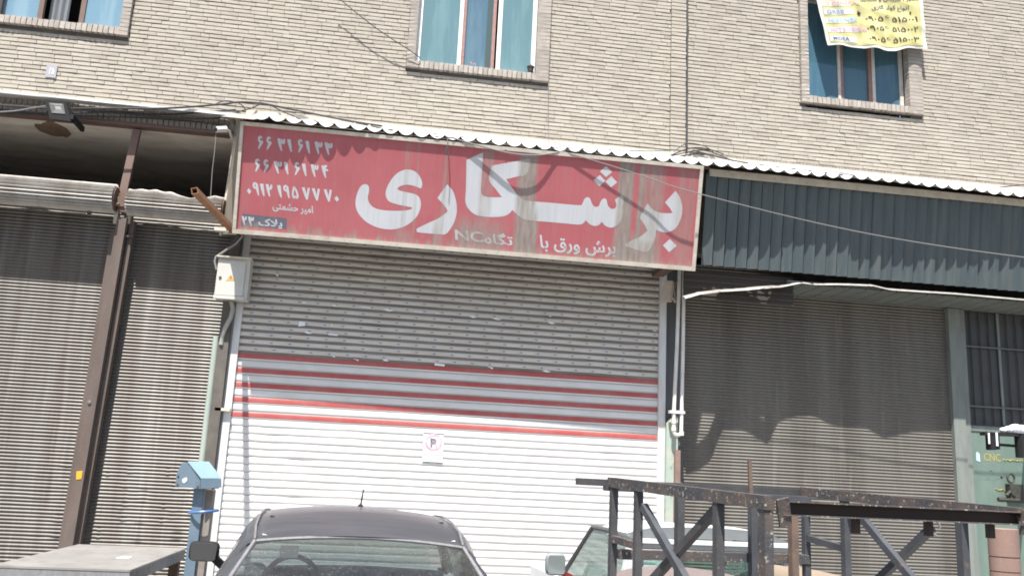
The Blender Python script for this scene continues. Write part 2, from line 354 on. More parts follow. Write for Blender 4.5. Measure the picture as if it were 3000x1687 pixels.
# windows ----------------------------------------------------------
sillm = []
for k in range(4):
    mb = MB(); mb.add([V((p[0]*.0275+jit(.003), -.052+(.006 if p[1] else 0)+jit(.004), p[1]*.098+jit(.004))) for p in ((-1, 0), (1, 0), (1, 1), (-1, 1))] +
                      [V((p[0]*.0275, .075, p[1]*.098)) for p in ((-1, 0), (1, 0), (1, 1), (-1, 1))], BF + [(4, 7, 6, 5)]); sillm.append(mb.mesh('brick', SURR))
for wi, q in enumerate(WINS):
    gl = (SKYBL, TEAL, SHADEBL)[wi]
    s = MB(); s.box(q['ol']+.01, q['orr']-.01, -.035, .012, q['zb']+.004, q['zs']-.012); s.box(q['ol']+.01, q['xl']-.012, -.035, .012, q['zs']-.012, q['zt']+.1); s.box(q['xr']+.012, q['orr']-.01, -.035, .012, q['zs']-.012, q['zt']+.1)
    s.box(q['ol']+.01, q['orr']-.01, -.035, .012, q['zt']+.01, q['zt']+.1)
    sur = s.build('window_surround', MORTAR, bld)
    n = int((q['orr']-q['ol']-.2)/.062); x0 = q['ol']+.10; pw = (q['orr']-q['ol']-.20)/n
    for i in range(n): put('brick', sillm[rnd.randrange(4)], sur, (x0+pw*(i+.5), 0, q['zb']+.002)).scale.x = pw/.062
    jm = {}
    for side, (a, b_) in enumerate(((q['ol'], q['xl']), (q['xr'], q['orr']))):
        mb = []
        for k in range(3):
            t = MB(); t.add([V((a+jit(.003), -.05+jit(.004), jit(.002))), V((b_+jit(.003), -.05+jit(.004), jit(.002))), V((b_+jit(.003), -.05+jit(.004), .049+jit(.002))), V((a+jit(.003), -.05+jit(.004), .049+jit(.002))),
                             V((a, .075, 0)), V((b_, .075, 0)), V((b_, .075, .049)), V((a, .075, .049))], BF); mb.append(t.mesh('brick', SURR))
        for i in range(30 if wi else 12):
            zz = q['zb']+.002+i*.054
            if zz > q['zt']: break
            put('brick', mb[rnd.randrange(3)], sur, (0, 0, zz))
    for k in range(n+3):
        xx = q['ol']+.01+k*.062
        if xx < q['orr']-.05: o_ = put('brick', sillm[k % 4], sur, (xx+.03, 0, q['zt']+.012))
    # frame, mullions, panes
    xl, xr, z0, z1 = q['xl'], q['xr'], q['zs']-.006, q['zt']
    fr = MB(); fw = .055
    yf = .045 if wi < 2 else .10
    fm = (BROWNSTEEL, WHITE, M('cream_window_paint', (.62, .60, .55), .5, col2=(.45, .42, .37), scale=9))[wi]
    fwl = .012 if wi == 0 else fw
    fr.box(xl, xl+fwl, yf, yf+.06, z0, z1); fr.box(xr-fwl, xr, yf, yf+.06, z0, z1); fr.box(xl+fwl, xr-fwl, yf, yf+.06, z0-.02, z0+.006); fr.box(xl+fwl, xr-fwl, yf, yf+.06, z1-.05, z1)
    win = fr.build('window', fm, bld)
    W_ = xr-xl
    if wi == 0: mull = [(at(107, 55, yf).x, at(122, 55, yf).x, 1), (at(229, 66, yf).x, at(244, 66, yf).x, 1)]
    elif wi == 1: mull = [(at(1338, 185, yf).x, at(1349, 187, yf).x, 0), (at(1350, 187, yf).x, at(1358, 187, yf).x, 1), (at(1436.5, 198, yf).x, at(1446, 199, yf).x, 1), (at(1452, 200, yf).x, at(1464, 201, yf).x, 0)]
    else: mull = [(at(2457, 285, yf).x, at(2465, 286, yf).x, 0), (at(2466, 286, yf).x, at(2474, 287, yf).x, 1), (at(2549, 293, yf).x, at(2557, 294, yf).x, 1), (at(2558, 294, yf).x, at(2567, 296, yf).x, 0)]
    for a, b_, br in mull:
        t = MB(); t.box(a, b_, yf+(.012 if br and wi else .002), yf+.058, z0+.006, z1-.05); t.build('sash_bar' if br else 'mullion', SASH if br and wi else fm, win)
    cuts = [xl+fwl, mull[0][0], mull[0][1] if wi == 0 else mull[1][1], mull[-1][0] if wi == 0 else mull[2][0], mull[-1][1], xr-fwl]
    for k in range(3):
        a, b_ = cuts[2*k], cuts[2*k+1]
        if wi == 0 and k == 1: continue
        yy = yf+(.02 if k != 1 else .045)
        t = MB(); t.box(a, b_, yy, yy+.008, z0+.006, z1-.05)
        t.build('pane', gl if k != 1 or wi != 1 else glass_film('steel_blue_glass', (.085, .155, .21), (.12, .20, .25)), win)
    if wi == 0:
        t = MB(); ca, cb = cuts[2]+.03, cuts[2]+.26
        t.grid(lambda u, v: V((ca+(cb-ca)*u, yf+.12+.02*math.sin(u*19), z0+(z1-z0)*v)), 24, 2); t.build('curtain', CURTAIN, win, smooth=True)
    if wi == 1:
        t = MB(); t.box(cuts[3]-.075, cuts[3]-.012, yf+.036, yf+.044, z0+.006, z1-.05); t.build('sash_edge', glass_film('sash_edge_glass', (.07, .10, .09), (.15, .17, .13)), win)
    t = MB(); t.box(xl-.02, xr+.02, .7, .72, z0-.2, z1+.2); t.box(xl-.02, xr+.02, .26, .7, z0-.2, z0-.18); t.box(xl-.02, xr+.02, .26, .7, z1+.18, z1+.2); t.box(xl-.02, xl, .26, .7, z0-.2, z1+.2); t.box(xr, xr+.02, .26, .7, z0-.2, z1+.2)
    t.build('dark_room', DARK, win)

# things on the wall -----------------------------------------------
def text_mesh(body, offset=.012, size=1):
    c = bpy.data.curves.new('letters', 'FONT'); c.body = body; c.size = size; c.offset = offset; c.resolution_u = 3
    o = bpy.data.objects.new('letters', c); COL.objects.link(o)
    dg = bpy.context.evaluated_depsgraph_get()
    me = bpy.data.meshes.new_from_object(o.evaluated_get(dg))
    vs = [v.co.copy() for v in me.vertices]; fs = [tuple(p.vertices) for p in me.polygons]
    bpy.data.objects.remove(o); bpy.data.meshes.remove(me)
    x0 = min(v.x for v in vs); x1 = max(v.x for v in vs); y0 = min(v.y for v in vs); y1 = max(v.y for v in vs)
    return [((v.x-x0)/(x1-x0), (v.y-y0)/(y1-y0)) for v in vs], fs
def letters(name, body, fn, mat, parent, offset=.012):
    vs, fs = text_mesh(body, offset); mb = MB(); mb.add([fn(a, b) for a, b in vs], fs)
    return mb.build(name, mat, parent, recalc=False)
pl = thing('house_number_plate', 'small grey metal plate with white number 25 on the brick wall', 'number plate')
p0 = at(132, 226, -.012); p1 = at(169, 193, -.012)
t = MB(); t.box(p0.x, p1.x, -.016, .0, p0.z, p1.z); t.build('plate', M('grey_zinc_plate', (.36, .36, .40), .5, .3), pl)
letters('numerals', '۲۵', lambda a, b: V((p0.x+.035+a*(p1.x-p0.x-.06), -.019, p0.z+.04+b*(p1.z-p0.z-.075))), WHITE, pl, .03)

pot = thing('flower_pot', 'small dark pot on the right end of the middle window sill', 'flower pot')
c = at(1554, 210, .0); t = MB(); t.tube([c+V((0, 0, -.012)), c+V((0, 0, .045)), c+V((0, 0, .055)), c+V((0, 0, .066))], [.034, .042, .05, .05], 14); t.build('pot', POT, pot)
t = MB()
for k in range(7): t.bar(c+V((0, 0, .06)), c+V((jit(.03), jit(.02), .10+jit(.02))), .012, .003)
t.build('stem', LEAF, pot)
fl = MB(); c = at(1384, 190, -.02)
for k in range(9):
    a = k*.7; q_ = c+V((jit(.035), jit(.015), jit(.012)+.012)); fl.tube([q_, q_+V((.012*math.cos(a), 0, .012*math.sin(a))), q_+V((.02*math.cos(a+.8), .004, .018*math.sin(a+.8)))], .0035, 5)
tag(fl.build('pink_flower', PINK), 'tiny pink artificial flower lying on the middle window sill', 'flower')

# banner ----------------------------------------------------------------
ban = thing('hanging_banner', 'creased yellow and white advertising banner hung over the right window', 'banner')
BY = -.17
bl, br_ = at(2426, 136, BY), at(2718, 145, BY); tl, tr = at(2393, 0, BY), at(2702, 0, BY)
tl = bl+(tl-bl)*2.1; tr = br_+(tr-br_)*2.1
def bwr(u, v):
    y = .012*math.sin(9*u+4*v)+.008*math.sin(21*u-9*v+1)*(1-.4*v)+.006*math.sin(37*u+23*v)
    y += -.02*math.exp(-((u-.63)/.035)**2)*(.4+.6*math.sin(14*v)**2) + .012*abs(math.sin(17*v+6*u))*(u > .35)
    return y
def bpt(u, v, off=0):
    p = bl*(1-u)*(1-v)+br_*u*(1-v)+tl*(1-u)*v+tr*u*v
    zb_ = (.020*math.sin(7*u+1)+.012*math.sin(17*u)-.02*math.exp(-((u-.62)/.1)**2))*max(0, 1-v*6)
    return p+V((0, bwr(u, v)-off, zb_))
BANW = M('banner_white_vinyl', (.66, .66, .58), .5, col2=(.6, .6, .52), scale=10)
BANY = M('banner_yellow_vinyl', (.54, .50, .22), .5, col2=(.58, .55, .31), scale=7, col3=(.50, .42, .10), scale3=16, amt3=.45, lo3=.55)
BANP = M('banner_pale_yellow', (.80, .76, .45), .5, col2=(.82, .80, .6), scale=8)
t = MB(); t.grid(lambda u, v: bpt(u, v), 90, 70); t.build('cloth', BANW, ban, smooth=True, recalc=False)
t = MB(); t.grid(lambda u, v: bpt(.035+.93*u, .028+.97*v, .004), 90, 70); t.build('yellow_print', BANY, ban, smooth=True, recalc=False)
def bband(u0, u1, v0, v1, m, off=.007):
    t = MB(); t.grid(lambda u, v: bpt(u0+(u1-u0)*u, v0+(v1-v0)*v, off), 30, 6); t.build('printed_stripe', m, ban, smooth=True, recalc=False)
RB = [('MiDEA', .06, .21, .055, (.04, .10, .30)), ('MITSUBISHI', .055, .40, .155, (.62, .36, .60)), ('HISENSE', .055, .32, .25, (.35, .56, .72)), ('GREE', .055, .215, .335, (.20, .32, .55)), ('O GENERAL', .05, .37, .42, (.75, .42, .42)), ('LG', .05, .12, .505, (.70, .45, .50))]
for k, (s_, u0, u1, v0, col) in enumerate(RB):
    bband(.037, .30+.02*(k % 2), v0-.012, v0+.045, BANW)
    m_ = M('banner_ink_'+s_.split()[0].lower(), col, .6)
    letters('lettering', s_, lambda a, b, u0=u0, u1=u1, v0=v0: bpt(u0+(u1-u0)*a+.012, v0+.038*b, .011), m_, ban, .01)
NAVY = M('banner_navy_ink', (.03, .04, .13), .6)
def rtl(*ws): return ' '.join(x[::-1] for x in ws[::-1])
T1 = rtl('\ufe97\ufecc\ufee4\ufbff\ufeae', '،', '\ufeb3\ufeae\ufeed\ufbfe\ufeb2', '\ufeed', '\ufee7\ufb95\ufeec\ufeaa\ufe8d\ufead\ufbfc')
T2 = rtl('\ufe8d\ufee7\ufeee\ufe8d\ufec9', '\ufb90\ufeee\ufedf\ufeae', '\ufb94\ufe8e\ufeaf\ufbfc')
for s_, u0, u1, v0, h_, m_ in ((T1, .40, .96, .455, .06, NAVY), (T2, .50, .86, .362, .065, NAVY), ('۰۹۰۵۶ ۵۱۵۰۰۱', .42, .93, .262, .05, INK), ('۰۹۰۵۶ ۵۱۵۰۰۲', .42, .93, .165, .05, INK), ('۰۹۰۵۶ ۵۱۵۰۰۳', .42, .93, .065, .05, INK)):
    letters('lettering', s_, lambda a, b, u0=u0, u1=u1, v0=v0, h_=h_: bpt(u0+(u1-u0)*a, v0+h_*b, .009), m_, ban, .012)
for u0, v0, du, dv in ((.34, .315, .045, .045), (.86, .335, .02, .03)):
    t = MB(); t.poly([bpt(u0+du*a, v0+dv*b, .012) for a, b in ((0, .3), (.55, -.05), (1, .45), (.4, 1))]); t.build('torn_hole', DARK, ban)

# ================================================================== SHOP FRONTS
GS = 'roller shutters along the shop fronts'
# --- big sign -----------------------------------------------------------
SBL, SBR, STL = at(690, 672, -.66), at(2032, 783, -.74), at(718, 366, -.93)
U = (SBR-SBL).normalized(); N = U.cross((STL-SBL)).normalized()
N = -N if N.y > 0 else N
Vv = N.cross(U); Vv = Vv if Vv.z > 0 else -Vv
MS = Matrix(((U.x, -N.x, Vv.x, SBL.x), (U.y, -N.y, Vv.y, SBL.y), (U.z, -N.z, Vv.z, SBL.z), (0, 0, 0, 1)))
MSI = MS.inverted()
def sg(px, py, off=0):                              # photo pixel -> sign coordinates (x along, y into the sign, z up)
    p = MSI @ atp(px, py, SBL, N); return V((p.x, -off, p.z))
cTL, cTR, cBL, cBR = sg(718, 366), sg(2050, 497), sg(690, 672), sg(2032, 783)
SW = (cTR.x+cBR.x)/2; SH = (cTL.z+cTR.z)/2
def run(px0, px1, py, a, low=0): 
    a0, a1 = sg(px0, py).x, sg(px1, py).x
    return ((a0+a1)/2, abs(a1-a0)/2*1.25, a, low)
RUNS = [run(1512, 1566, 600, .95), run(1400, 1440, 600, .5), run(1330, 1480, 700, .75, .45), run(1508, 1572, 700, 1.3, .6), run(1808, 1852, 600, 1.05), run(1868, 1882, 600, .9), run(1885, 1950, 500, .62), run(1800, 1930, 720, 1.1, .42),
        run(1270, 1300, 640, .62, .40), run(1150, 1215, 660, .5, .22), run(1300, 1312, 500, .5), run(1185, 1200, 500, .35), run(1220, 1228, 500, .35), run(1985, 2045, 500, .35)]
sign = thing('shop_sign', 'long red shop sign with huge white lettering and phone numbers over the middle shutter', 'shop sign')
sign.matrix_world = MS
RED = stained('faded_red_print', (.40, .105, .12)); LET = stained('white_print', (.50, .515, .545), (.38, .355, .32)); NAV = stained('slate_print', (.11, .115, .15))
t = MB(); t.box(0, SW, 0, .14, 0, SH); t.build('sign_panel', RED, sign)
def fbar(n, x0, x1, z0, z1):
    t = MB(); t.box(x0, x1, -.022, .15, z0, z1); t.build('sign_frame', CREAM, sign)
fbar('b', -.03, SW+.03, -.045, .004); fbar('t', -.03, SW+.03, SH-.004, SH+.04); fbar('l', -.03, .006, .0045, SH-.0045); fbar('r', SW-.012, SW+.03, .0045, SH-.0045)
def trace(pts, x0, y0, s, name='sign_letter', mat=None, off=.0008):
    q = [sg(x0+a/s, y0+b/s, off) for a, b in pts]
    n = len(q); sm = []
    for i in range(n):                                # Catmull-Rom smoothing, sharp corners kept where marked
        p0, p1, p2, p3 = q[i-1], q[i], q[(i+1) % n], q[(i+2) % n]
        a, b = pts[i], pts[(i+1) % n]
        d0 = (p1-p0).normalized(); d1 = (p2-p1).normalized(); d2 = (p3-p2).normalized()
        s1 = d0.dot(d1) < .45; s2 = d1.dot(d2) < .45
        m1 = V() if s1 else (p2-p0)*.5; m2 = V() if s2 else (p3-p1)*.5
        if s1: m1 = (p2-p1)
        if s2: m2 = (p2-p1)
        for k in range(4):
            tt = k/4; t2, t3 = tt*tt, tt*tt*tt
            sm.append(p1*(2*t3-3*t2+1)+m1*(t3-2*t2+tt)+p2*(-2*t3+3*t2)+m2*(t3-t2))
    n = len(sm)
    vo, eo, fo = delaunay_2d_cdt([V((p.x, p.z)) for p in sm], [], [list(range(n))], 1, 1e-5)[:3]
    mb = MB(); mb.add([V((p.x, -off, p.y)) for p in vo], [tuple(f) for f in fo]); me = mb.mesh(name, mat or LET, recalc=False)
    return put(name, me, sign)
YEH = [(1395, 715), (1430, 735), (1435, 790), (1422, 855), (1440, 915), (1490, 962), (1570, 985), (1700, 995), (1820, 990), (1880, 976), (1890, 966), (1870, 955), (1790, 940), (1690, 915), (1640, 890), (1612, 840), (1612, 785), (1640, 715), (1690, 640), (1750, 588), (1820, 563), (1890, 570), (1945, 605), (1982, 665), (1993, 720), (1980, 762), (1940, 745), (1880, 727), (1820, 722), (1760, 737), (1728, 765), (1760, 783), (1830, 800), (1900, 815), (1950, 840), (1976, 890), (1975, 960), (1945, 1040), (1880, 1110), (1800, 1160), (1700, 1188), (1600, 1185), (1500, 1160), (1400, 1105), (1330, 1030), (1298, 960), (1295, 880), (1315, 800), (1350, 735)]
trace(YEH, 680, 340, 3.5778)
trace([(2255, 718), (2310, 780), (2340, 860), (2355, 950), (2350, 1040), (2320, 1130), (2280, 1195), (2235, 1238), (2170, 1240), (1955, 1220), (1935, 1200), (1942, 1178), (2060, 1120), (2160, 1075), (2230, 1025), (2258, 1000), (2240, 960), (2195, 905), (2152, 862), (2200, 790)], 680, 340, 3.5778)
trace([(47, 174), (56, 184), (50, 300), (38, 480), (32, 570), (45, 618), (85, 640), (165, 646), (255, 645), (190, 560), (118, 460), (150, 310), (350, 273), (555, 235), (520, 400), (410, 428), (300, 455), (360, 540), (430, 630), (480, 668), (545, 685), (800, 706), (1070, 730), (1108, 712), (1130, 665), (1160, 645), (1190, 658), (1212, 715), (1240, 745), (1282, 740), (1300, 695), (1330, 661), (1362, 668), (1383, 738), (1420, 768), (1458, 760), (1470, 725), (1455, 672), (1530, 615), (1547, 690), (1545, 780), (1525, 870), (1490, 930), (1440, 962), (1398, 967), (1350, 945), (1315, 905), (1285, 938), (1240, 950), (1190, 932), (1145, 890), (1118, 922), (1078, 935), (1030, 933), (760, 908), (520, 888), (440, 848), (390, 802), (366, 780), (338, 812), (290, 842), (200, 855), (60, 850), (-30, 828), (-100, 768), (-133, 690), (-127, 560), (-121, 250)], 1400, 400, 3.6227)
DIA = lambda pts: trace(pts, 1400, 400, 3.6227)
for d in (((1360, 315), (1425, 380), (1360, 432), (1295, 372)), ((1295, 410), (1352, 470), (1292, 530), (1228, 465)), ((1415, 422), (1480, 487), (1412, 542), (1354, 478)), ((2038, 1088), (2110, 1160), (2030, 1228), (1963, 1155))):
    t = MB(); t.poly([sg(1400+a/3.6227, 400+b/3.6227, .0008) for a, b in d]); t.build('sign_letter', LET, sign, recalc=False)
trace([(2097, 577), (2140, 640), (2165, 720), (2168, 800), (2150, 880), (2110, 960), (2060, 1000), (2000, 1018), (1940, 1010), (1889, 992), (1885, 1060), (1860, 1135), (1830, 1185), (1795, 1222), (1750, 1222), (1578, 1166), (1570, 1140), (1660, 1092), (1725, 1062), (1800, 1000), (1770, 940), (1715, 860), (1800, 712), (1840, 760), (1880, 790), (1930, 808), (2000, 815), (2066, 812), (2040, 765), (1985, 700), (2040, 640)], 1400, 400, 3.6227)
# phone numbers drawn as brush strokes
DG = {'1': [([(.28, 1), (.33, .5), (.42, 0)], (.24, .2, .07))], '2': [([(.10, 1), (.16, .5), (.26, 0)], (.2, .18, .07)), ([(.14, .84), (.32, .66), (.52, .72), (.62, 1)], (.1, .17, .16, .1))],
      '3': [([(.08, 1), (.14, .5), (.26, 0)], (.2, .18, .07)), ([(.12, .84), (.25, .66), (.38, .72), (.43, .96)], (.1, .16, .15, .1)), ([(.40, .80), (.52, .66), (.66, .74), (.74, 1)], (.1, .16, .15, .08))],
      '4': [([(.08, 1), (.16, .5), (.28, 0)], (.2, .18, .07)), ([(.60, .98), (.42, .96), (.30, .80), (.42, .64), (.68, .66)], (.12, .14, .14, .15, .1))],
      '5': [([(.34, 1), (.14, .6), (.08, .25), (.18, .08), (.34, .2), (.52, .08), (.64, .25), (.58, .6), (.34, .96)], (.13,)*9)], '6': [([(.62, .9), (.46, 1), (.28, .90), (.25, .68), (.40, .60), (.66, .66)], (.09, .15, .15, .15, .15, .1)), ([(.58, .62), (.34, .36), (.06, 0)], (.18, .15, .06))],
      '7': [([(.02, 1), (.16, .55), (.34, .02)], (.2, .18, .1)), ([(.70, 1), (.52, .55), (.34, .02)], (.14, .15, .1))], '9': [([(.50, .92), (.30, 1), (.12, .86), (.16, .66), (.32, .60), (.50, .70)], (.13,)*6), ([(.50, .96), (.52, .5), (.60, 0)], (.16, .17, .07))],
      '0': [([(.16, .36), (.34, .50), (.52, .36)], (.02, .3, .02))]}
def digit(ch, px, py, wpx, hpx, slope, off):
    o = sg(px, py); ex = sg(px+wpx, py+wpx*slope)-o; ez = sg(px-hpx*.10, py-hpx)-o
    mb = MB()
    if ch == '0':
        mb.poly([o+ex*a+ez*b+V((0, -off, 0)) for a, b in ((.34, .05), (.62, .30), (.34, .55), (.06, .30))])
        return mb.build('sign_numeral', LET, sign, recalc=False)
    asp = wpx/hpx
    for k, (pl_, ws) in enumerate(DG[ch]):
        P = []; Wd = []
        for i in range(len(pl_)-1):                  # resample smoothly
            a = V(pl_[max(i-1, 0)]).to_3d(); b = V(pl_[i]).to_3d(); c = V(pl_[i+1]).to_3d(); d = V(pl_[min(i+2, len(pl_)-1)]).to_3d()
            for j in range(4):
                tt = j/4; P.append(.5*((2*b)+(c-a)*tt+(2*a-5*b+4*c-d)*tt**2+(3*b-a-3*c+d)*tt**3)); Wd.append(ws[i]*(1-tt)+ws[i+1]*tt)
        P.append(V(pl_[-1]).to_3d()); Wd.append(ws[-1])
        L = []; Rr = []
        for i, p in enumerate(P):
            d = P[min(i+1, len(P)-1)]-P[max(i-1, 0)]; d = V((d.x*asp, d.y, 0)).normalized(); nrm = V((-d.y/asp, d.x, 0))
            for lst, sg_ in ((L, .62), (Rr, -.62)):
                e = p+nrm*Wd[i]*sg_; lst.append(o+ex*e.x+ez*e.y+V((0, -off-.0003*k, 0)))
        n = len(P); mb.add(L+Rr, [(i, n+i, n+i+1, i+1) for i in range(n-1)])
    return mb.build('sign_numeral', LET, sign, recalc=False)
for s_, xs_, x0, y0 in (('66316133', (315, 405, 540, 628, 735, 818, 930, 1035), 315, 345), ('66316134', (285, 375, 505, 592, 700, 782, 890, 1000), 285, 584), ('09121957770', (195, 270, 342, 415, 522, 590, 678, 800, 905, 1030, 1115), 195, 824)):
    for ch, xx in zip(s_, xs_):
        yb = y0+(xx-x0)*.088
        digit(ch, 680+(xx-44)/3.5778, 340+yb/3.5778, 24.5, 36, .09, .0006)
def plate_digits():
    for ch, x, y in (('2', 712, 660), ('3', 731, 662)): digit(ch, x, y, 19, 27, .09, .0012)
def slet(body, px0, py0, px1, py1, hpx, mat=LET, off=.0008, bold=.02):
    o = sg(px0, py0); ex = sg(px1, py1)-o; ez = sg(px0-hpx*.06, py0-hpx)-o
    letters('sign_lettering', body, lambda a, b: o+ex*a+ez*b+V((0, -off, 0)), mat, sign, bold)
slet(rtl('\ufe8d\ufee3\ufbff\ufeae', '\ufea3\ufeb8\ufee4\ufe98\ufbfd'), 799, 619, 918, 632, 29)
q_ = [sg(*p, .0006) for p in ((706, 661), (839, 672), (841, 640), (710, 626))]
t = MB(); t.poly(q_); t.build('plate_print', NAV, sign, recalc=False); plate_digits()
slet('\ufb8e\ufefc\ufb58', 758, 669, 828, 674, 30, off=.0012)
slet(rtl('\ufe91\ufeae\ufeb5', '\ufeed\ufead\ufed5', '\ufe91\ufe8e'), 1584, 738, 1806, 756, 50)
slet('NC', 1334, 703, 1417, 711, 31, bold=.022); slet('\ufee9\ufe8e\ufb95\ufe97', 1420, 713, 1503, 720, 34)
tag(None or sign, None)
# side sheet of the sign box
sp_ = MB(); a, b, c, d = at(699, 338, -.05), at(646, 690, -.03), MS @ V((-.032, .02, -.02)), MS @ V((-.032, .02, SH+.03))
sp_.poly([a, b, c, d], (.004, .006, 0)); o = sp_.build('side_sheet', SIDESHEET, sign); o.matrix_parent_inverse = MS.inverted()
sp_ = MB(); sp_.bar(a, b, .03, .03); o = sp_.build('side_trim', CREAM, sign); o.matrix_parent_inverse = MS.inverted()
bk = MB(); p = at(648, 672, -.25); bk.box(p.x-.075, p.x+.075, p.y-.02, p.y+.05, p.z-.022, p.z+.022); q = at(690, 690, -.4); bk.bar(p+V((.03, .02, -.03)), V((q.x+.10, -.3, p.z-.03)), .04, .04)
tag(bk.build('sign_bracket', CREAM), 'short cream steel bracket under the left end of the red sign', 'bracket')

# --- corrugated awning ---------------------------------------------------
aw = thing('corrugated_awning', 'white corrugated metal awning with a scalloped edge above the red sign', 'awning')
AZ0 = at(1500, 415, -1.0).z; AX0 = at(742, 344, -1.0).x; AX1 = 9.6; AP = .181
nsc = int((AX1-AX0)/AP); k = 0; rnd.seed(11)
while k < nsc:
    m_ = min(5, nsc-k); t = MB(); xa = AX0+k*AP; dz = jit(.006); dy = jit(.018)
    def fn(u, v, xa=xa, m_=m_, dz=dz, dy=dy):
        x = xa+u*m_*AP*1.0; s_ = abs(math.sin(math.pi*(u*m_)))**.75
        return V((x, -.02-(.98+dy+.052*max(0, 1-(x-AX0)/1.5))*(1-v), AZ0+dz+.435*v-.054*s_))
    t.grid(fn, m_*10, 2); t.build('corrugated_sheet', GALV, aw, smooth=True, recalc=False); k += m_
fb = MB(); fb.add([V((-2.09, -1.03, AZ0-.055)), V((AX0+.03, -1.03, AZ0-.055)), V((AX0+.03, -.02, AZ0+.40)), V((-2.09, -.02, AZ0+.40))], [(0, 1, 2, 3)]); fb.build('end_cover', M('dull_tin', (.30, .28, .25), .7, .2), aw)
fb = MB(); fb.box(3.72, AX1, -.80, -.77, AZ0-.105, AZ0-.02); fb.build('fascia_board', CREAM, aw)
fb = MB(); fb.box(-2.0, AX1, -.06, -.03, AZ0+.375, AZ0+.445); fb.build('wall_strip', CREAM, aw)
fb = MB(); fb.bar((AX0, -.85, AZ0-.03), (3.7, -.85, AZ0-.03), .03, .03); fb.build('edge_angle', BROWNSTEEL, aw)

# --- slate cladding on the right ------------------------------------------
cl = thing('cladding_panel', 'dark slate blue ribbed metal cladding right of the red sign', 'cladding')
cx = 3.70; cpit = .1475; CT, CB = (-.735, AZ0-.06), (-.55, at(2600, 825, -.5).z)
strip = MB()
strip.add([V((0, 0, 0)), V((cpit-.022, -.038, 0)), V((cpit-.022, -.038+CT[0]-CB[0], CT[1]-CB[1])), V((0, CT[0]-CB[0], CT[1]-CB[1])),
           V((cpit-.009, .022, 0)), V((cpit, .0, 0)), V((cpit, CT[0]-CB[0], CT[1]-CB[1])), V((cpit-.009, .022+CT[0]-CB[0], CT[1]-CB[1]))], [(0, 1, 2, 3), (1, 4, 7, 2), (4, 5, 6, 7)])
strip.m = [0, 1, 1]
sm_ = strip.mesh('cladding_strip', [CLAD, M('seam_brown', (.035, .028, .024), .8)], recalc=False)  # seam faces dark brown for stronger ribs
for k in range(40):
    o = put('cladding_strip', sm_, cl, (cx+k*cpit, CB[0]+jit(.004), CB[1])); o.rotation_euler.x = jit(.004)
t = MB(); yb_ = -.5
fl_pts = [(2008, 862, -.16), (2050, 850, -.16), (2085, 846, -.12), (2118, 842, .02), (2180, 838, .01), (2225, 834, -.03), (2255, 832, -.075), (2290, 829, .02), (2345, 818, .05), (2385, 822, .05), (2440, 822, .0), (2560, 826, -.02), (2610, 838, -.05), (2700, 844, -.01), (2800, 850, 0), (3000, 868, 0), (3200, 884, 0)]
FP = [at(a, b, -.585+c) for a, b, c in fl_pts]
def flf(u, v):
    xq = FP[0].x+(FP[-1].x-FP[0].x)*u; i = max(k for k in range(len(FP)-1) if FP[k].x <= xq+1e-6); p = FP[i].lerp(FP[i+1], (xq-FP[i].x)/(FP[i+1].x-FP[i].x))
    crumple = .012*math.sin(u*60)*max(0, 1-abs(u-.28)*5)
    if v < .34: return p+V((0, .12-.3*v+crumple, .0-.10*v))
    return p+V((0, .018+crumple-(v-.34)*.02, -.034-.028*(v-.34)))
t.grid(flf, 120, 6); t.build('bottom_flashing', M('grimy_flashing', (.36, .35, .33), .55, .2, col2=(.24, .22, .19), scale=6, stretch=(2, 1, 1), col3=(.14, .12, .10), scale3=14, amt3=.6), cl, smooth=True, recalc=False)
t = MB(); zs_ = at(2800, 872, -.5).z
for k in range(26):
    xa = 4.85+k*.21; t = MB(); t.box(xa, xa+.198, -.5, .26, zs_, zs_+.02); t.build('soffit_strip', SOFFIT, cl)
t = MB()
for k in range(9): t.box(3.52, 4.95, -.44-.012*(k % 2), -.42, zs_+.06-.04*k, zs_+.098-.04*k)
t.build('sun_block_sheet', M('shaded_slat_brown', (.05, .042, .036), .8), cl)  # added sheet blocks sun under the cladding, coloured like the shaded slats behind
t = MB(); t.box(4.85, 10.2, -.5, .26, zs_+.03, zs_+.05); t.box(10.15, 10.2, -.7, .5, 3.9, 5.5); t.build('soffit_backing', SOFFIT, cl)

# --- roller shutters --------------------------------------------------------
def wavy_slats(x0, x1, pitch, amp, variants, nseg, dent, seed, mat):
    rnd.seed(seed); out = []
    for k in range(variants):
        dn = [(rnd.uniform(0, 1), rnd.uniform(.01, .05), jit(dent)) for _ in range(5 if dent > .002 else 2)]
        t = MB()
        def fn(u, v):
            a = 2*math.pi*v; b = sum(h*math.exp(-((u-c)/w_)**2) for c, w_, h in dn)
            # lipped tin profile: short ledge at the top, long face falling back below it
            vv = (v+.08) % 1.0; y = -amp*(min(1, vv/.47) if vv < .5 else 1-(vv-.5)/.5) + b*.7
            return V((x0+(x1-x0)*u, y, -v*pitch+b*.6))
        t.grid(fn, nseg, 9); out.append(t.mesh('slat', mat, smooth=True, recalc=False))
    return out
def old_shutter(label, x0, x1, z1, Y, mat, seed, dents_below=1.6, pitch=.0405, amp=.013):
    s = thing('roller_shutter', label, 'roller shutter', GS, ((x0+x1)/2, Y, 0))
    h = (x1-x0)/2
    A = wavy_slats(-h, h, pitch, amp, 4, 10, .0015, seed, mat); B = wavy_slats(-h, h, pitch, amp, 5, 40, .010, seed+1, mat)
    n = int(z1/pitch)
    for i in range(n):
        zz = z1-i*pitch
        put('slat', (B if zz < dents_below and rnd.random() < .75 else A)[rnd.randrange(4)], s, (jit(.004), jit(.0012), zz))
    return s
XPa, XPb = at(246, 1124, .16).x, at(305, 1124, .16).x
XRb = at(622, 1124, .16).x
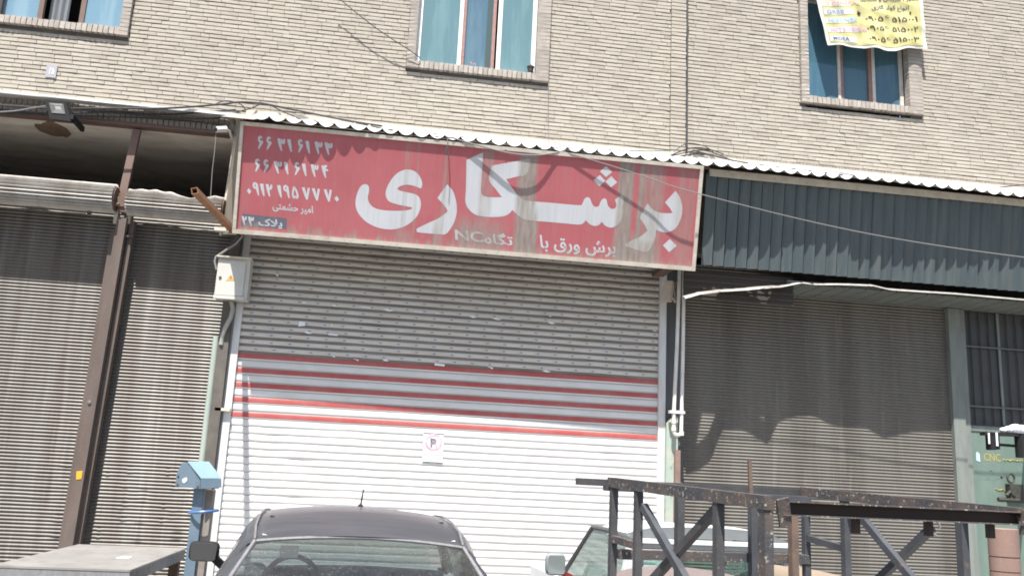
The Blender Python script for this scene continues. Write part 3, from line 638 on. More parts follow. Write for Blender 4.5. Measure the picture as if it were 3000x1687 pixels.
s1 = old_shutter('grimy tin roller shutter at the far left with its roll showing above', -6.9, XPa+.12, 4.60, .16, SHUT_OLD, 21)
s2 = old_shutter('grimy tin roller shutter between the leaning brown post and the electrical box', XPb-.09, XRb+.02, 4.60, .16, SHUT_OLD, 31)
def roll(par, x0, x1, yc, zc, R, dent):
    def fn(u, v):
        a = 2*math.pi*v; d = dent*(math.exp(-((u-.62)/.10)**2)*1.0+.35*math.exp(-((u-.80)/.05)**2)-.25*math.exp(-((u-.25)/.12)**2)+.12*math.sin(u*40))*max(0, math.sin(a))
        r = R+.015*math.sin(24*a) - d
        return V((x0+(x1-x0)*u, yc-r*math.cos(a), zc+r*math.sin(a)))-par.location
    t = MB(); t.grid(fn, 60, 192); o = t.build('shutter_roll', SHUT_ROLL, par, smooth=True, recalc=False)
    for x in (x0, x1):
        t = MB(); t.tube([V((x-.012, yc, zc))-par.location, V((x+.012, yc, zc))-par.location], R*.86, 24); t.build('roll_end', RUST, par)
    t = MB(); t.tube([V((x1, yc, zc))-par.location, V((x1+.10, yc, zc))-par.location], .035, 12); t.build('roll_shaft', RUST, par)
SHUT_ROLL = M('roll_tin', (.40, .385, .36), .5, .2, col2=(.25, .225, .195), scale=3, stretch=(2, 1, 1), amt=.7, col3=(.26, .22, .18), scale3=10, amt3=.35)
roll(s1, -6.9, at(338, 570, -.15).x, -.10, 4.655, .155, .0)
roll(s2, at(372, 600, -.15).x, at(654, 600, -.15).x, -.10, 4.625, .145, .05)

# centre shutter: shaped slats, film on the upper ones, red bands
rnd.seed(5)
CY = .10; cxl, cxr = at(697, 1033, CY).x, at(1928, 1116, CY).x
s3 = thing('roller_shutter', 'white roller shutter with five red stripes under the red sign', 'roller shutter', GS, ((cxl+cxr)/2, CY, 0))
hw = (cxr-cxl)/2
zr1 = at(697.3, 1033.1, CY).z; zr5 = at(677.3, 1204.2, CY).z; SP = (zr1-zr5)/8
PROF = [(0, 0), (.0, -.004), (.05, -.0085), (.14, -.011), (.30, -.0122), (.44, -.0115), (.56, -.008), (.60, -.002), (.615, 0), (.99, .001)]
PROFW = [(0, 0), (.0, -.003), (.05, -.0065), (.16, -.0085), (.32, -.0092), (.58, -.0088), (.68, -.0072), (.77, -.0045), (.83, -.001), (.99, 0)]
def film_mat():
    m, n, l, p = nodes('printed_protective_film')
    t = n.new('ShaderNodeTexCoord'); s = n.new('ShaderNodeSeparateXYZ'); l.new(t.outputs['Object'], s.inputs[0])
    oi = n.new('ShaderNodeObjectInfo')
    x = math_(n, l, 'ADD', s.outputs[0], math_(n, l, 'MULTIPLY', oi.outputs['Random'], 3.0))
    f = math_(n, l, 'FRACT', math_(n, l, 'DIVIDE', math_(n, l, 'ADD', x, 40), .217))
    inx = math_(n, l, 'LESS_THAN', math_(n, l, 'ABSOLUTE', math_(n, l, 'SUBTRACT', f, .5)), .085)
    dot = math_(n, l, 'LESS_THAN', math_(n, l, 'ABSOLUTE', math_(n, l, 'SUBTRACT', f, .30)), .02)
    inz = math_(n, l, 'LESS_THAN', math_(n, l, 'ABSOLUTE', math_(n, l, 'ADD', s.outputs[2], .030)), .0055)
    br = math_(n, l, 'MULTIPLY_ADD', noise(n, l, 260, (1, 1, 1), lo=.35, hi=.5), .5, .5)
    mk = math_(n, l, 'MULTIPLY', math_(n, l, 'MULTIPLY', math_(n, l, 'MAXIMUM', inx, math_(n, l, 'MULTIPLY', dot, .4)), inz), br)
    base = mixn(n, l, math_(n, l, 'MULTIPLY', noise(n, l, 3, (1, 1, 4), detail=5), .6), (.60, .58, .545), (.47, .435, .385))
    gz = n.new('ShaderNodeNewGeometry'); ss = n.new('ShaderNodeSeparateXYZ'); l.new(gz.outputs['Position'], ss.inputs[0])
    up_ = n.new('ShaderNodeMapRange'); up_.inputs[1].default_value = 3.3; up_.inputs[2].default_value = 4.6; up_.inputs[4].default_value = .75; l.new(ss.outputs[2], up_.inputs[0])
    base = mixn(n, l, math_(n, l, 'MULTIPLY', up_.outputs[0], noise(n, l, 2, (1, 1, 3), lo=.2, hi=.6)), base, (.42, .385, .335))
    c = mixn(n, l, mk, base, (.07, .12, .25))
    l.new(c, p.inputs['Base Color']); p.inputs['Roughness'].default_value = .38
    return m
FILM = film_mat(); REDP = M('red_stripe_paint', (.40, .085, .08), .4, col2=(.40, .15, .14), scale=5)
def slat_mesh(prof, mats_of, mats):
    t = MB()
    for (a, ya), (b, yb), mi in zip(prof, prof[1:], mats_of):
        t.add([V((-hw, ya, -a*SP)), V((hw, ya, -a*SP)), V((hw, yb, -b*SP)), V((-hw, yb, -b*SP))], [(0, 3, 2, 1)], mi)
    return t.mesh('slat', mats, smooth=True, recalc=False)
nP = len(PROF)-1
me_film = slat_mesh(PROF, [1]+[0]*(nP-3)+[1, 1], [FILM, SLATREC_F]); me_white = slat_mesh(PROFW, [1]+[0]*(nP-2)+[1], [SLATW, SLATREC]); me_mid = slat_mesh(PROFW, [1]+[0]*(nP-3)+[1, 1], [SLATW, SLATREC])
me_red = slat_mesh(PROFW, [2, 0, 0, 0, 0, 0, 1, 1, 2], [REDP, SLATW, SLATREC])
def dented(prof, mats_of, mats, seed):
    rnd.seed(seed); dn = [(rnd.random(), rnd.uniform(.006, .03), jit(.006), jit(.0045)) for _ in range(6)]
    t = MB(); us = [k/48 for k in range(49)]
    for (a, ya), (b, yb), mi in zip(prof, prof[1:], mats_of):
        row = lambda p, y: [V((-hw+2*hw*u, y+sum(d[2]*math.exp(-((u-d[0])/d[1])**2) for d in dn)*(p > .02)*(p < .95), -p*SP+sum(d[3]*math.exp(-((u-d[0])/d[1])**2) for d in dn)+.0012*math.sin(5*u+seed))) for u in us]
        A, B = row(a, ya), row(b, yb); n = len(us)
        t.add(A+B, [(k, n+k, n+k+1, k+1) for k in range(n-1)], mi)
    return t.mesh('slat', mats, smooth=True, recalc=False)
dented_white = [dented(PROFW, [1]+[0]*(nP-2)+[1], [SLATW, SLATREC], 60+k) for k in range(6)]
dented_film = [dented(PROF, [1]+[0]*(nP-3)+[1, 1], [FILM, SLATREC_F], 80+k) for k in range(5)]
rnd.seed(15)
i0 = -int((4.62-zr1)/SP)
slats = {}
for i in range(i0, int(zr1/SP)):
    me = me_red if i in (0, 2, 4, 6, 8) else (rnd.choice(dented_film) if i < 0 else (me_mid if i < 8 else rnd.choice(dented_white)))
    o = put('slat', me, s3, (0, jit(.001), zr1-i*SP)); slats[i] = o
    if i in (0, 2, 4, 6, 8): o['label'] = 'slat with a red stripe'
def rail(par, n, x0, x1, y0, y1, z0, z1, m=RAIL, lean=0):
    t = MB(); t.add([V((x0, y0, z1)), V((x1, y0, z1)), V((x1, y1, z1)), V((x0, y1, z1)), V((x0-lean, y0, z0)), V((x1-lean, y0, z0)), V((x1-lean, y1, z0)), V((x0-lean, y1, z0))],
                    [(0, 1, 2, 3), (4, 7, 6, 5), (0, 4, 5, 1), (1, 5, 6, 2), (2, 6, 7, 3), (3, 7, 4, 0)])
    t.v = [p-par.location for p in t.v]; return t.build(n, m, par)
rail(s3, 'guide_rail', cxl-.075, cxl+.005, CY-.045, CY+.03, 0, 4.55); rail(s3, 'guide_rail', cxr-.005, cxr+.085, CY-.045, CY+.03, 0, 4.55)
rail(s3, 'rail_flange', cxl-.16, cxl-.076, CY-.02, CY+.03, 0, 4.55, M('grey_flange', (.42, .42, .43), .5, .2))
rail(s3, 'bottom_rail', cxl+.01, cxr-.01, CY-.025, CY+.01, .10, .20)
# torn bits of film
for (px, py, wpx, hpx, kind) in ((891, 886, 16, 5, 0), (981, 895, 22, 7, 0), (1072, 900, 30, 4, 1), (1138, 908, 36, 9, 0), (1225, 914, 28, 4, 1), (1282, 918, 18, 4, 0), (1386, 928, 24, 7, 0), (1456, 934, 30, 7, 0), (884, 949, 20, 16, 2), (903, 974, 26, 8, 0), (976, 980, 30, 7, 1), (972, 952, 4, 6, 2),
                                  (975, 1044, 14, 6, 3), (1043, 1054, 18, 6, 3), (1130, 1055, 20, 7, 0), (1288, 1068, 32, 10, 1), (1436, 1077, 20, 8, 3), (1616, 946, 26, 7, 0), (1601, 1087, 28, 8, 0), (1919, 969, 20, 4, 0), (1612, 926, 12, 3, 0), (810, 806, 12, 9, 3)):
    c = at(px, py, CY-.02); a = wpx/247/2; b = hpx/247/2
    sh = {0: ((-1, .1), (-.2, 1), (1, -.2), (.1, -1)), 1: ((-1, .9), (1, .5), (.9, -.8), (-.95, -.6)), 2: ((-.8, 1), (.9, .8), (1, -.6), (-1, -1)), 3: ((-1, 1), (.9, .3), (.8, -1))}[kind]
    t = MB(); t.poly([c+V((x*a, .004*((k+1) % 2), z*b)) for k, (x, z) in enumerate(sh)], (0, .002, 0)); t.v = [p-s3.location for p in t.v]; t.build('film_tear', PAPER, s3)
# parking sticker, printed across four slats
st = thing('parking_sticker', 'round red and white no parking sticker with black P on the middle shutter', 'sticker')
def sk(px, py, o_=-.003): return at(1200+px/10.35, 1240+py/10.35, CY-.0145+o_)
STB = M('sticker_white', (.74, .75, .76), .5); STR = M('sticker_red', (.58, .26, .34), .5, col2=(.68, .62, .64), scale=14, amt=.9); STK = M('sticker_black', (.09, .11, .14), .5, col2=(.4, .42, .44), scale=25, amt=.5)
t = MB(); t.poly([sk(425, 280), sk(1045, 325), sk(1000, 1195), sk(385, 1150)]); t.build('sticker_sheet', STB, st)
t = MB(); cc = (728, 565)
for k in range(32):
    a0, a1 = 2*math.pi*k/32, 2*math.pi*(k+1)/32
    t.poly([sk(cc[0]+r_*math.cos(a), cc[1]+r_*.96*math.sin(a), -.006) for r_, a in ((268, a0), (268, a1), (196, a1), (196, a0))])
t.build('ring', STR, st, recalc=False)
t = MB(); t.poly([sk(610, 420, -.0075), sk(650, 400, -.0075), sk(850, 690, -.0075), sk(815, 715, -.0075)]); t.build('slash', STR, st, recalc=False)
letters('letter', 'P', lambda a, b: sk(630+190*a, 700-245*b, -.009), STK, st, .03)
t = MB()
for q_ in (((425, 275), (1045, 318), 22), ((385, 1140), (1000, 1182), 24), ((400, 905), (1020, 950), 12)):
    (x0, y0), (x1, y1), h_ = q_; t = MB(); t.poly([sk(x0, y0, -.006), sk(x1, y1, -.006), sk(x1, y1+h_, -.006), sk(x0, y0+h_, -.006)]); t.build('rule', STK, st)
t = MB(); rnd.seed(2)
for k in range(13): t.poly([sk(460+38*k, 985+2*k, -.006), sk(478+38*k, 987+2*k, -.006), sk(480+38*k, 1020+2*k+jit(14), -.006), sk(462+38*k, 1018+2*k, -.006)][::1])
t.build('fine_print', M('sticker_grey', (.35, .38, .38), .5), st)

# right shutter
s4 = old_shutter('dark grey brown roller shutter behind the black steel rack', at(2003, 1250, .16).x-.12, at(2785, 1290, .16).x+.03, 4.52, .16, SHUT_R, 41, dents_below=0)


# --- posts between the left shutters ----------------------------------------
pst = thing('steel_post', 'tall rusty brown steel post pair leaning between the two grimy left shutters', 'post')
def pbar(n, a, b, wd, dp, m, par):
    t = MB(); t.bar(a, b, wd, dp, side=(0, 1, 0)); return t.build(n, m, par)
ext = lambda a, b: b+(b-a)*((b.z-.1)/(a.z-b.z))
A0, A1 = at(362, 640, -.03), at(203, 1595, -.03); pbar('main_post', A0, ext(A0, A1), .108, .12, RUSTPOST, pst)
B0, B1 = at(336, 680, .03), at(183, 1595, .03); pbar('flange', B0, ext(B0, B1), .07, .05, RUSTPOST, pst)
C0, C1 = at(392, 650, .05), at(230, 1595, .05); pbar('side_post', C0, ext(C0, C1), .055, .10, RUSTPOST, pst)
D0, D1 = at(402, 382, .04), at(353, 605, .0); pbar('upper_post', D0, D1, .088, .06, BROWNSTEEL, pst)
t = MB(); p = at(362, 585, -.08); t.tube([p+V((-.13, -.02, -.03)), p+V((.05, -.02, -.06))], .032, 12); t.tube([p+V((-.10, -.06, -.08)), p+V((-.02, -.06, -.08))], .022, 10)
t.box(p.x-.05, p.x+.06, -.14, .0, p.z-.10, p.z+.02); t.box(p.x-.02, p.x+.09, -.12, -.02, p.z-.16, p.z-.07); t.bar(p+V((-.08, 0, .06)), p+V((.1, 0, .04)), .03, .03); t.build('shaft_bracket', RUST, pst)
for px, dx in ((344, -.03), (381, .02)):
    p = at(px, 618, .0); t = MB(); t.box(p.x-.022, p.x+.022, -.03, .02, p.z-.16, p.z+.08); t.build('pale_lug', CREAM, pst)
p = at(311, 1240, -.1); t = MB(); c = at(207, 1392, -.095)
a_, b_ = at(224, 1392, -.0945), at(239, 1405, -.0945)
stk = MB(); stk.poly([at(224, 1380, -.0945), at(242, 1378, -.0945), at(238, 1402, -.0945), at(223, 1404, -.0945)], (0, .002, 0)); stk.build('orange_tag', ORANGE, pst)
stk = MB(); stk.tube([at(262, 1178, -.093), at(262, 1178, -.105)], [.022, .016], 10); stk.build('lock_disc', ALU, pst)
t = MB(); t.bar(at(360, 692, -.03), at(388, 694, .0), .02, .05); t.build('tie_bar', RUSTPOST, pst)

# green conduit and dark pillar left of the middle shutter
gp = thing('downpipe', 'slim pale green downpipe between the left shutter and the middle shutter', 'pipe')
t = MB(); a, b = at(634, 985, .02), at(555, 1660, .02); t.tube([a, b, V((b.x, .02, .14))], .036, 12); t.build('pipe', M('pale_green_pipe', (.30, .36, .315), .5, col2=(.38, .42, .38), scale=6, stretch=(1, 1, .3)), gp, smooth=True)
t = MB(); p = at(655, 1198, -.0); t.box(p.x-.10, p.x+.07, -.0, .06, p.z-.02, p.z+.015); t.build('pipe_clip', CREAM, gp)
dp = MB(); dp.box(-1.985, cxl-.161, .03, .28, .12, 4.6); tag(dp.build('door_pillar', M('brown_pillar', (.085, .065, .06), .8, col2=(.13, .10, .085), scale=4, stretch=(3, 3, .4))), 'dark brown steel pillar behind the pale green downpipe', 'pillar')

# --- electrical box ---------------------------------------------------------
eb = thing('electrical_box', 'grey white electrical box with a yellow warning triangle beside the middle shutter', 'electrical box')
ex0, ex1 = at(632, 820, -.20).x, at(718, 820, -.20).x; ez1, ez0 = at(676, 761, -.20).z, at(668, 868, -.20).z
t = MB(); t.box(ex0, ex1+.04, -.185, .02, ez0-.02, ez1+.02); t.build('box_body', BOXP, eb)
t = MB(); t.box(ex0+.006, ex1-.01, -.205, -.186, ez0+.012, ez1-.012); t.build('box_door', BOXP, eb)
t = MB(); t.box(ex0-.012, ex1+.05, -.235, .03, ez1+.021, ez1+.036); t.build('rain_lip', CREAM, eb)
t = MB(); t.box(ex0-.004, ex1+.02, -.21, -.1855, ez0-.032, ez0+.006); t.build('lower_lip', BOXP, eb)
t = MB(); t.tube([at(645, 813, -.205), at(645, 813, -.215)], .017, 14); t.build('box_lock', M('lock_grey', (.2, .2, .21), .4, .6), eb)
P_ = [at(600+a/4.2625, 660+b/4.2625, -.2065) for a, b in ((328, 612), (372, 694), (262, 694))]
t = MB(); t.poly(P_, (0, .001, 0)); t.build('warning_triangle', YELLOW, eb)
t = MB(); t.poly([at(600+a/4.2625, 660+b/4.2625, -.208) for a, b in ((322, 632), (336, 632), (328, 650), (338, 650), (318, 680), (322, 658), (314, 658))]); t.build('lightning_bolt', M('warning_red', (.55, .08, .04), .5), eb)
cb = thing('supply_cable', 'pale and black cables curving down into the top of the electrical box', 'cable')
t = MB(); t.tube([at(712, 690, -.3), at(690, 715, -.22), at(655, 738, -.2), at(633, 752, -.2), at(629, 765, -.2), at(634, 790, -.195)], .013, 8); t.build('pale_cable', GREYCABLE, cb, smooth=True)
t = MB(); t.tube([at(700, 688, -.28), at(685, 712, -.19), at(655, 742, -.17), at(640, 754, -.17)], .022, 8); t.build('black_cable', CABLE, cb, smooth=True)
t = MB(); t.tube([at(678, 884, -.06), at(682, 905, -.06), at(676, 930, -.05), at(660, 960, -.04), at(651, 985, -.0), at(648, 1010, .0)], .026, 10)
tag(t.build('flexible_conduit', M('grey_conduit', (.34, .34, .31), .6), smooth=True), 'thick grey flexible conduit curving down from under the electrical box', 'conduit')
# rusty tube
tb = MB(); a, b = at(570, 559, -1.9), at(682, 674, -.40); d = (b-a).normalized(); s_ = V((1, 0, .25)); s_ = (s_-d*s_.dot(d)).normalized(); n_ = d.cross(s_); h_ = .032
o4 = [s_*i*h_+n_*j*h_ for i, j in ((-1, -1), (1, -1), (1, 1), (-1, 1))]; i4 = [q*.82 for q in o4]
tb.add([a+q for q in o4]+[b+q for q in o4]+[a+q for q in i4]+[b+q for q in i4], [(k, (k+1) % 4, 4+(k+1) % 4, 4+k) for k in range(4)]+[(8+(k+1) % 4, 8+k, 12+k, 12+(k+1) % 4) for k in range(4)]+[((k+1) % 4, k, 8+k, 8+(k+1) % 4) for k in range(4)]+[(4+k, 4+(k+1) % 4, 12+(k+1) % 4, 12+k) for k in range(4)])
tag(tb.build('square_tube', M('orange_rust', (.27, .145, .08), .85, col2=(.19, .10, .06), scale=12, col3=(.36, .22, .12), scale3=40, bump=.3)), 'rusty hollow square tube jutting out beside the lower left corner of the red sign', 'steel tube')

# --- flood light, camera ----------------------------------------------------
fd = thing('floodlight', 'black square floodlight with a pale reflector over the left shop', 'floodlight')
FY = -.42
def fq(px, py, o_=0): return at(px, py, FY-o_)
A_ = [fq(130, 293), fq(193, 297), fq(207, 356), fq(146, 349)]
t = MB(); t.poly([p for p in A_], (.02, .06, .01)); t.build('housing', BLACKP, fd)
t = MB(); t.poly([fq(143, 302, .004), fq(185, 305, .004), fq(191, 334, .004), fq(151, 331, .004)], (0, .003, 0)); t.build('lens', LENS, fd)
t = MB(); L = [fq(143, 302, .006), fq(185, 305, .006), fq(191, 334, .006), fq(151, 331, .006)]; I_ = [fq(160, 309, .001), fq(178, 311, .001), fq(182, 322, .001), fq(164, 321, .001)]
for k in range(4): t.poly([L[k], L[(k+1) % 4], I_[(k+1) % 4]+V((0, -.007, 0)), I_[k]+V((0, -.007, 0))], None, k % 2)
t.build('reflector', [ALU, M('painted_reflector_shade', (.15, .15, .14), .4, .3)], fd, recalc=False)  # faces alternate bright and dark, reflector shading put into the colour
t = MB(); p = fq(207, 342); t.box(p.x-.01, p.x+.03, FY-.0, -.02, p.z-.03, p.z+.03); t.build('bracket', BLACKP, fd)
cm = thing('security_camera', 'small white security camera above the left end of the red sign', 'security camera')
t = MB(); p = at(650, 381, -.28); t.tube([p+V((-.055, -.05, -.022)), p+V((.045, .02, .02))], [.036, .038], 14); t.build('camera_body', WHITE, cm)
t = MB(); t.tube([p+V((.04, .02, .02)), p+V((.075, .10, .02)), p+V((.08, .26, .0))], [.02, .014, .02], 10); t.build('camera_mount', WHITE, cm)
t = MB(); t.tube([p+V((-.056, -.051, -.0225)), p+V((-.062, -.056, -.025))], .026, 12); t.build('camera_lens', INK, cm)
t = MB(); t.tube([at(668, 388, -.1), at(690, 400, -.12), at(684, 372, -.10), at(672, 350, -.12), at(650, 345, -.1)], .011, 6); tag(t.build('camera_lead', GREYCABLE, smooth=True), 'loose pale lead looping beside the small white security camera', 'cable')
t = MB(); t.tube([at(634, 380, -.3), at(629, 440, -.3), at(622, 500, -.3), at(617, 575, -.3)], .0045, 6); tag(t.build('hanging_wire', GREYCABLE), 'thin wire hanging straight down in front of the dark opening', 'wire')

# --- pillar right of the middle shutter ---------------------------------------
pr = thing('steel_pillar', 'grey steel pillar with a pale green foot between the middle and right shutters', 'pillar')
px0, px1 = cxr+.086, at(2004, 1000, .1).x
t = MB(); t.box(px0, px1, .12, .3, .12, 4.6); t.build('pillar_body', M('blue_grey_pillar', (.085, .09, .10), .6, col2=(.13, .135, .145), scale=4, stretch=(3, 3, .4)), pr)
t = MB(); a = at(1952, 1240, .02); b = at(1985, 1240, .02); t.box(a.x, b.x, .0, .118, .12, a.z); t.poly([V((a.x, .0, a.z)), V((b.x, .0, a.z)), V((b.x, .0, a.z+.10)), V((a.x+.05, .0, a.z+.06))], (0, .11, 0)); t.build('green_foot', M('pale_sage_paint', (.34, .42, .37), .6, col2=(.48, .46, .36), scale=5, col3=(.22, .13, .09), scale3=12, amt3=.6), pr)
cc_ = at(1945, 790, -.35); t = MB(); t.box(cc_.x-.02, cc_.x+.12, -.45, .12, 4.28, 4.34); t.build('top_bracket', RUST, pr)
vp = thing('drain_pipe', 'twin white plastic pipes ending in a U bend right of the middle shutter', 'pipe')
t = MB(); q1 = [at(1991, 790, -.1), at(1983, 1020, -.1), at(1974, 1210, -.1), at(1974, 1255, -.1)]; x1_, z1_ = q1[-1].x, q1[-1].z; x2_ = at(1996, 1255, -.1).x; r_ = (x2_-x1_)/2
q1 += [V((x1_+r_-r_*math.cos(a), -.1, z1_-.03-r_*math.sin(a))) for a in [k*math.pi/8 for k in range(0, 9)]]
q1 += [at(1997, 1210, -.1), at(2001, 1020, -.1), at(2004, 790, -.1)]
t.tube(q1, .0235, 12); t.build('pipe', PVC, vp, smooth=True)
t = MB(); p = at(1974, 1228, -.1)
for dz in (0, -.09): t.tube([p+V((0, 0, dz)), p+V((0, 0, dz-.05))], .03, 12)
p = at(1997, 1268, -.1); t.tube([p+V((0, 0, .02)), p+V((0, 0, -.03))], .029, 12); t.build('pipe_socket', PVC, vp, smooth=True)
t = MB(); a = at(1960, 1205, -.09); b = at(2000, 1210, -.09); t.box(a.x, b.x+.02, -.13, -.06, a.z-.02, a.z+.015); t.build('pipe_clip', PVC, vp)
lm = thing('dusty_lamp', 'dusty tan flood lamp tilted over the top right of the middle shutter', 'lamp')
t = MB(); F0 = [at(1948, 822, -.42), at(1970, 822, -.42), at(1962, 880, -.42), at(1930, 880, -.42)]; t.poly(F0, (.06, .10, .0)); t.build('lamp_casing', DUSTLAMP, lm)
t = MB(); t.tube([at(1968, 870, -.32), at(1978, 885, -.25), at(1975, 845, -.2), at(1985, 820, -.1)], .011, 6); t.build('lamp_bracket', DUSTLAMP, lm)
t = MB(); t.box(at(1984, 1320, -.25).x-.032, at(1984, 1320, -.25).x+.032, -.28, -.22, .12, at(1984, 1318, -.25).z); tag(t.build('stub_post', M('pink_brown_rust', (.24, .165, .135), .8, col2=(.17, .115, .095), scale=8)), 'short rusty brown square post standing in front of the pale green foot', 'post')

# --- green door on the far right ----------------------------------------------
gd = thing('green_door', 'worn green metal door with a barred window at the far right', 'door')
DY = .14; dx0 = at(2833, 1300, DY).x; dx1 = dx0+1.35; ztop = zs_-.01
bars = [at(2828, 1013, DY).z, at(2838, 1188, DY).z]; zl = at(2860, 1262, DY).z
t = MB(); t.box(at(2790, 1300, DY).x, dx0-.04, DY-.06, DY+.1, .12, ztop); t.build('door_jamb', GREYGREEN, gd)
t = MB(); t.box(dx0-.035, dx0+.05, DY-.03, DY+.05, .12, ztop); t.build('door_stile', GREYGREEN, gd)
t = MB(); t.box(dx0+.051, dx1, DY+.0, DY+.03, .14, zl); t.build('door_leaf', GREENP, gd)
t = MB(); t.box(dx0+.051, dx1, DY-.012, DY+.04, zl+.001, zl+.07); t.build('door_rail', GREYGREEN, gd)
t = MB(); t.box(dx0+.051, dx1, DY+.05, DY+.056, zl+.072, ztop); t.build('pane', M('dark_mesh_glass', (.058, .063, .068), .4, col2=(.075, .08, .084), scale=3), gd)
for zz in bars:
    t = MB(); t.bar((dx0+.052, DY+.01, zz), (dx1, DY+.01, zz), .02, .02); t.build('grille_bar', M('pale_bar', (.12, .135, .125), .6), gd)
for k in range(10):
    t = MB(); xx = dx0+.17+k*.135
    wd = .035 if k == 3 else .014
    t.bar((xx, DY+.025, zl+.10), (xx, DY+.025, ztop), wd, .014); t.build('grille_bar', M('dim_bar', (.075, .068, .062), .7) if k != 3 else GREYGREEN, gd)
letters('painted_lettering', 'CNC', lambda a, b: V((at(2882, 1340, DY).x+a*.24, DY-.003, at(2882, 1349, DY).z+b*.10)), M('door_yellow', (.38, .32, .09), .6), gd, .01)
rnd.seed(9); t = MB(); p = at(2882, 1349, DY)
for row, (dz, n0, dx) in enumerate(((0, 14, .29), (-.40, 11, .16))):
    for k in range(n0):
        c = V((p.x+dx+k*.034, DY-.004, p.z+dz+.03+jit(.006))); t.tube([c+V((jit(.01)-.012, 0, jit(.02))), c+V((0, 0, jit(.012))), c+V((.016, 0, jit(.016)))], .0055, 5)
t.build('painted_scrawl', M('door_yellow2', (.38, .32, .09), .6), gd)
t = MB(); p = at(2866, 1335, DY-.004); t.poly([p+V((-.03, 0, -.06)), p+V((.025, 0, -.075)), p+V((.022, 0, .03)), p+V((-.012, 0, .055)), p+V((-.028, 0, .03))], (0, .004, 0)); t.build('blue_paper', M('pale_blue_paper', (.45, .58, .75), .6), gd)
t = MB(); rnd.seed(12)
for k in range(9):
    c = at(2885+rnd.random()*110, 1372+rnd.random()*32, DY-.002); a_ = rnd.random()*6
    t.poly([c+V((.045*math.cos(q)*math.cos(a_)-.02*math.sin(q)*math.sin(a_), 0, .045*math.cos(q)*math.sin(a_)+.02*math.sin(q)*math.cos(a_))) for q in [j*.6283 for j in range(10)]])
t.build('faded_spray', M('spray_green', (.14, .20, .17), .6), gd)  # dull green sprayed blots
# hasp and sliding lock
t = MB(); c = at(2962, 1410, DY-.08)
t.tube([c+V((.05*math.cos(a), 0, .045+.06*math.sin(a))) for a in [k*.5236 for k in range(13)]], .014, 8); t.box(c.x-.03, c.x+.16, DY-.10, DY, c.z-.22, c.z-.03)
t.tube([c+V((-.20, 0, -.235)), c+V((.2, 0, -.235))], .03, 8); t.tube([c+V((-.09, -.02, -.18)), c+V((-.04, -.02, -.13)), c+V((.02, -.02, -.18))], .022, 8); t.build('padlock_hasp', M('black_iron', (.035, .035, .03), .6, col2=(.08, .075, .065), scale=20), gd)
# bracket arm with wrapped bundle
br2 = thing('bracket_arm', 'black iron bracket arm carrying a white wrapped bundle before the green door', 'bracket')
BYY = -.9
t = MB(); a, b = at(2878, 1270, BYY), at(3060, 1277, BYY); t.bar(a, b, .035, .10); c = at(2905, 1290, BYY); t.box(c.x-.045, c.x+.02, BYY-.05, BYY+.05, c.z-.11, c.z+.08); t.bar(c+V((.08, 0, -.10)), c+V((.08, 0, .06)), .025, .04)
c = at(2960, 1303, BYY); t.bar(c+V((-.2, .03, 0)), c+V((.35, .03, -.01)), .03, .05); t.tube([at(2995, 1275, BYY), at(3000, 1340, BYY)], .09, 12); t.bar(at(3010, 1300, BYY+.05), at(3010, 1300, .2), .05, .05); t.build('arm', BLACKP, br2)
t = MB(); c = at(2975, 1262, BYY)
for dx, r, h in ((-.16, .04, .0), (-.09, .055, .01), (0, .08, .02), (.08, .085, .01), (.15, .06, .0)): 
    t.grid(lambda u, v, dx=dx, r=r, h=h: c+V((dx+r*1.15*math.cos(2*math.pi*u)*math.sin(math.pi*v), r*math.sin(2*math.pi*u)*math.sin(math.pi*v), h+r*.75*math.cos(math.pi*v)+.006*math.sin(9*u*6.28))), 16, 10)
t.build('wrapped_bundle', M('white_plastic_wrap', (.66, .70, .76), .35, col2=(.5, .55, .62), scale=20), br2, smooth=True, recalc=False)
t = MB(); p = at(2895, 1262, BYY-.06); t.box(p.x, p.x+.02, BYY-.056, BYY-.05, p.z-.15, p.z-.02); t.box(p.x+.10, p.x+.125, BYY-.056, BYY-.05, p.z-.17, p.z-.01); t.build('pale_strip', PAPER, br2)

# --- cables and wires -----------------------------------------------------------
rnd.seed(4)
def cable(pts, r, label, mat=CABLE, name='cable', group=None):
    P = [at(*p) for p in pts]; Q = []
    for i in range(len(P)-1):
        a, b, c, d = P[max(i-1, 0)], P[i], P[i+1], P[min(i+2, len(P)-1)]
        for j in range(6):
            tt = j/6; Q.append(.5*((2*b)+(c-a)*tt+(2*a-5*b+4*c-d)*tt**2+(3*b-a-3*c+d)*tt**3))
    Q.append(P[-1]); t = MB(); t.tube(Q, r, 6); return tag(t.build(name, mat, smooth=True), label, 'cable', group)
cable([(-40, 306, -.2), (150, 318, -.22), (300, 318, -.3), (480, 318, -.28), (650, 306, -.2), (695, 300, -.1), (760, 303, -.06), (860, 322, -.08), (1010, 352, -.15), (1120, 370, -.3)], .012, 'thick black cable looping from the left lintel over the awning corner')
cable([(-40, 330, -.06), (130, 334, -.06), (330, 328, -.1), (470, 336, -.1), (590, 330, -.1), (690, 322, -.05)], .011, 'black cable along the brick lintel left of the sign')
cable([(-40, 318, -.05), (200, 338, -.08), (400, 345, -.06), (600, 360, -.06), (668, 372, -.06)], .009, 'thin dark cable sagging under the left flashing')
cable([(-40, 330, -.3), (40, 326, -.3), (90, 318, -.32), (140, 310, -.4)], .008, 'pale cable running into the left side of the black floodlight', GREYCABLE)
cable([(215, 332, -.35), (270, 330, -.15), (350, 332, -.12), (440, 342, -.12), (520, 346, -.14), (600, 348, -.12), (650, 345, -.1)], .010, 'black cable from the floodlight running right along the lintel')
cable([(690, 330, -.1), (735, 318, -.1), (776, 304, -.06), (830, 328, -.1), (880, 350, -.3)], .008, 'black cable arching over the upper left corner of the sign')
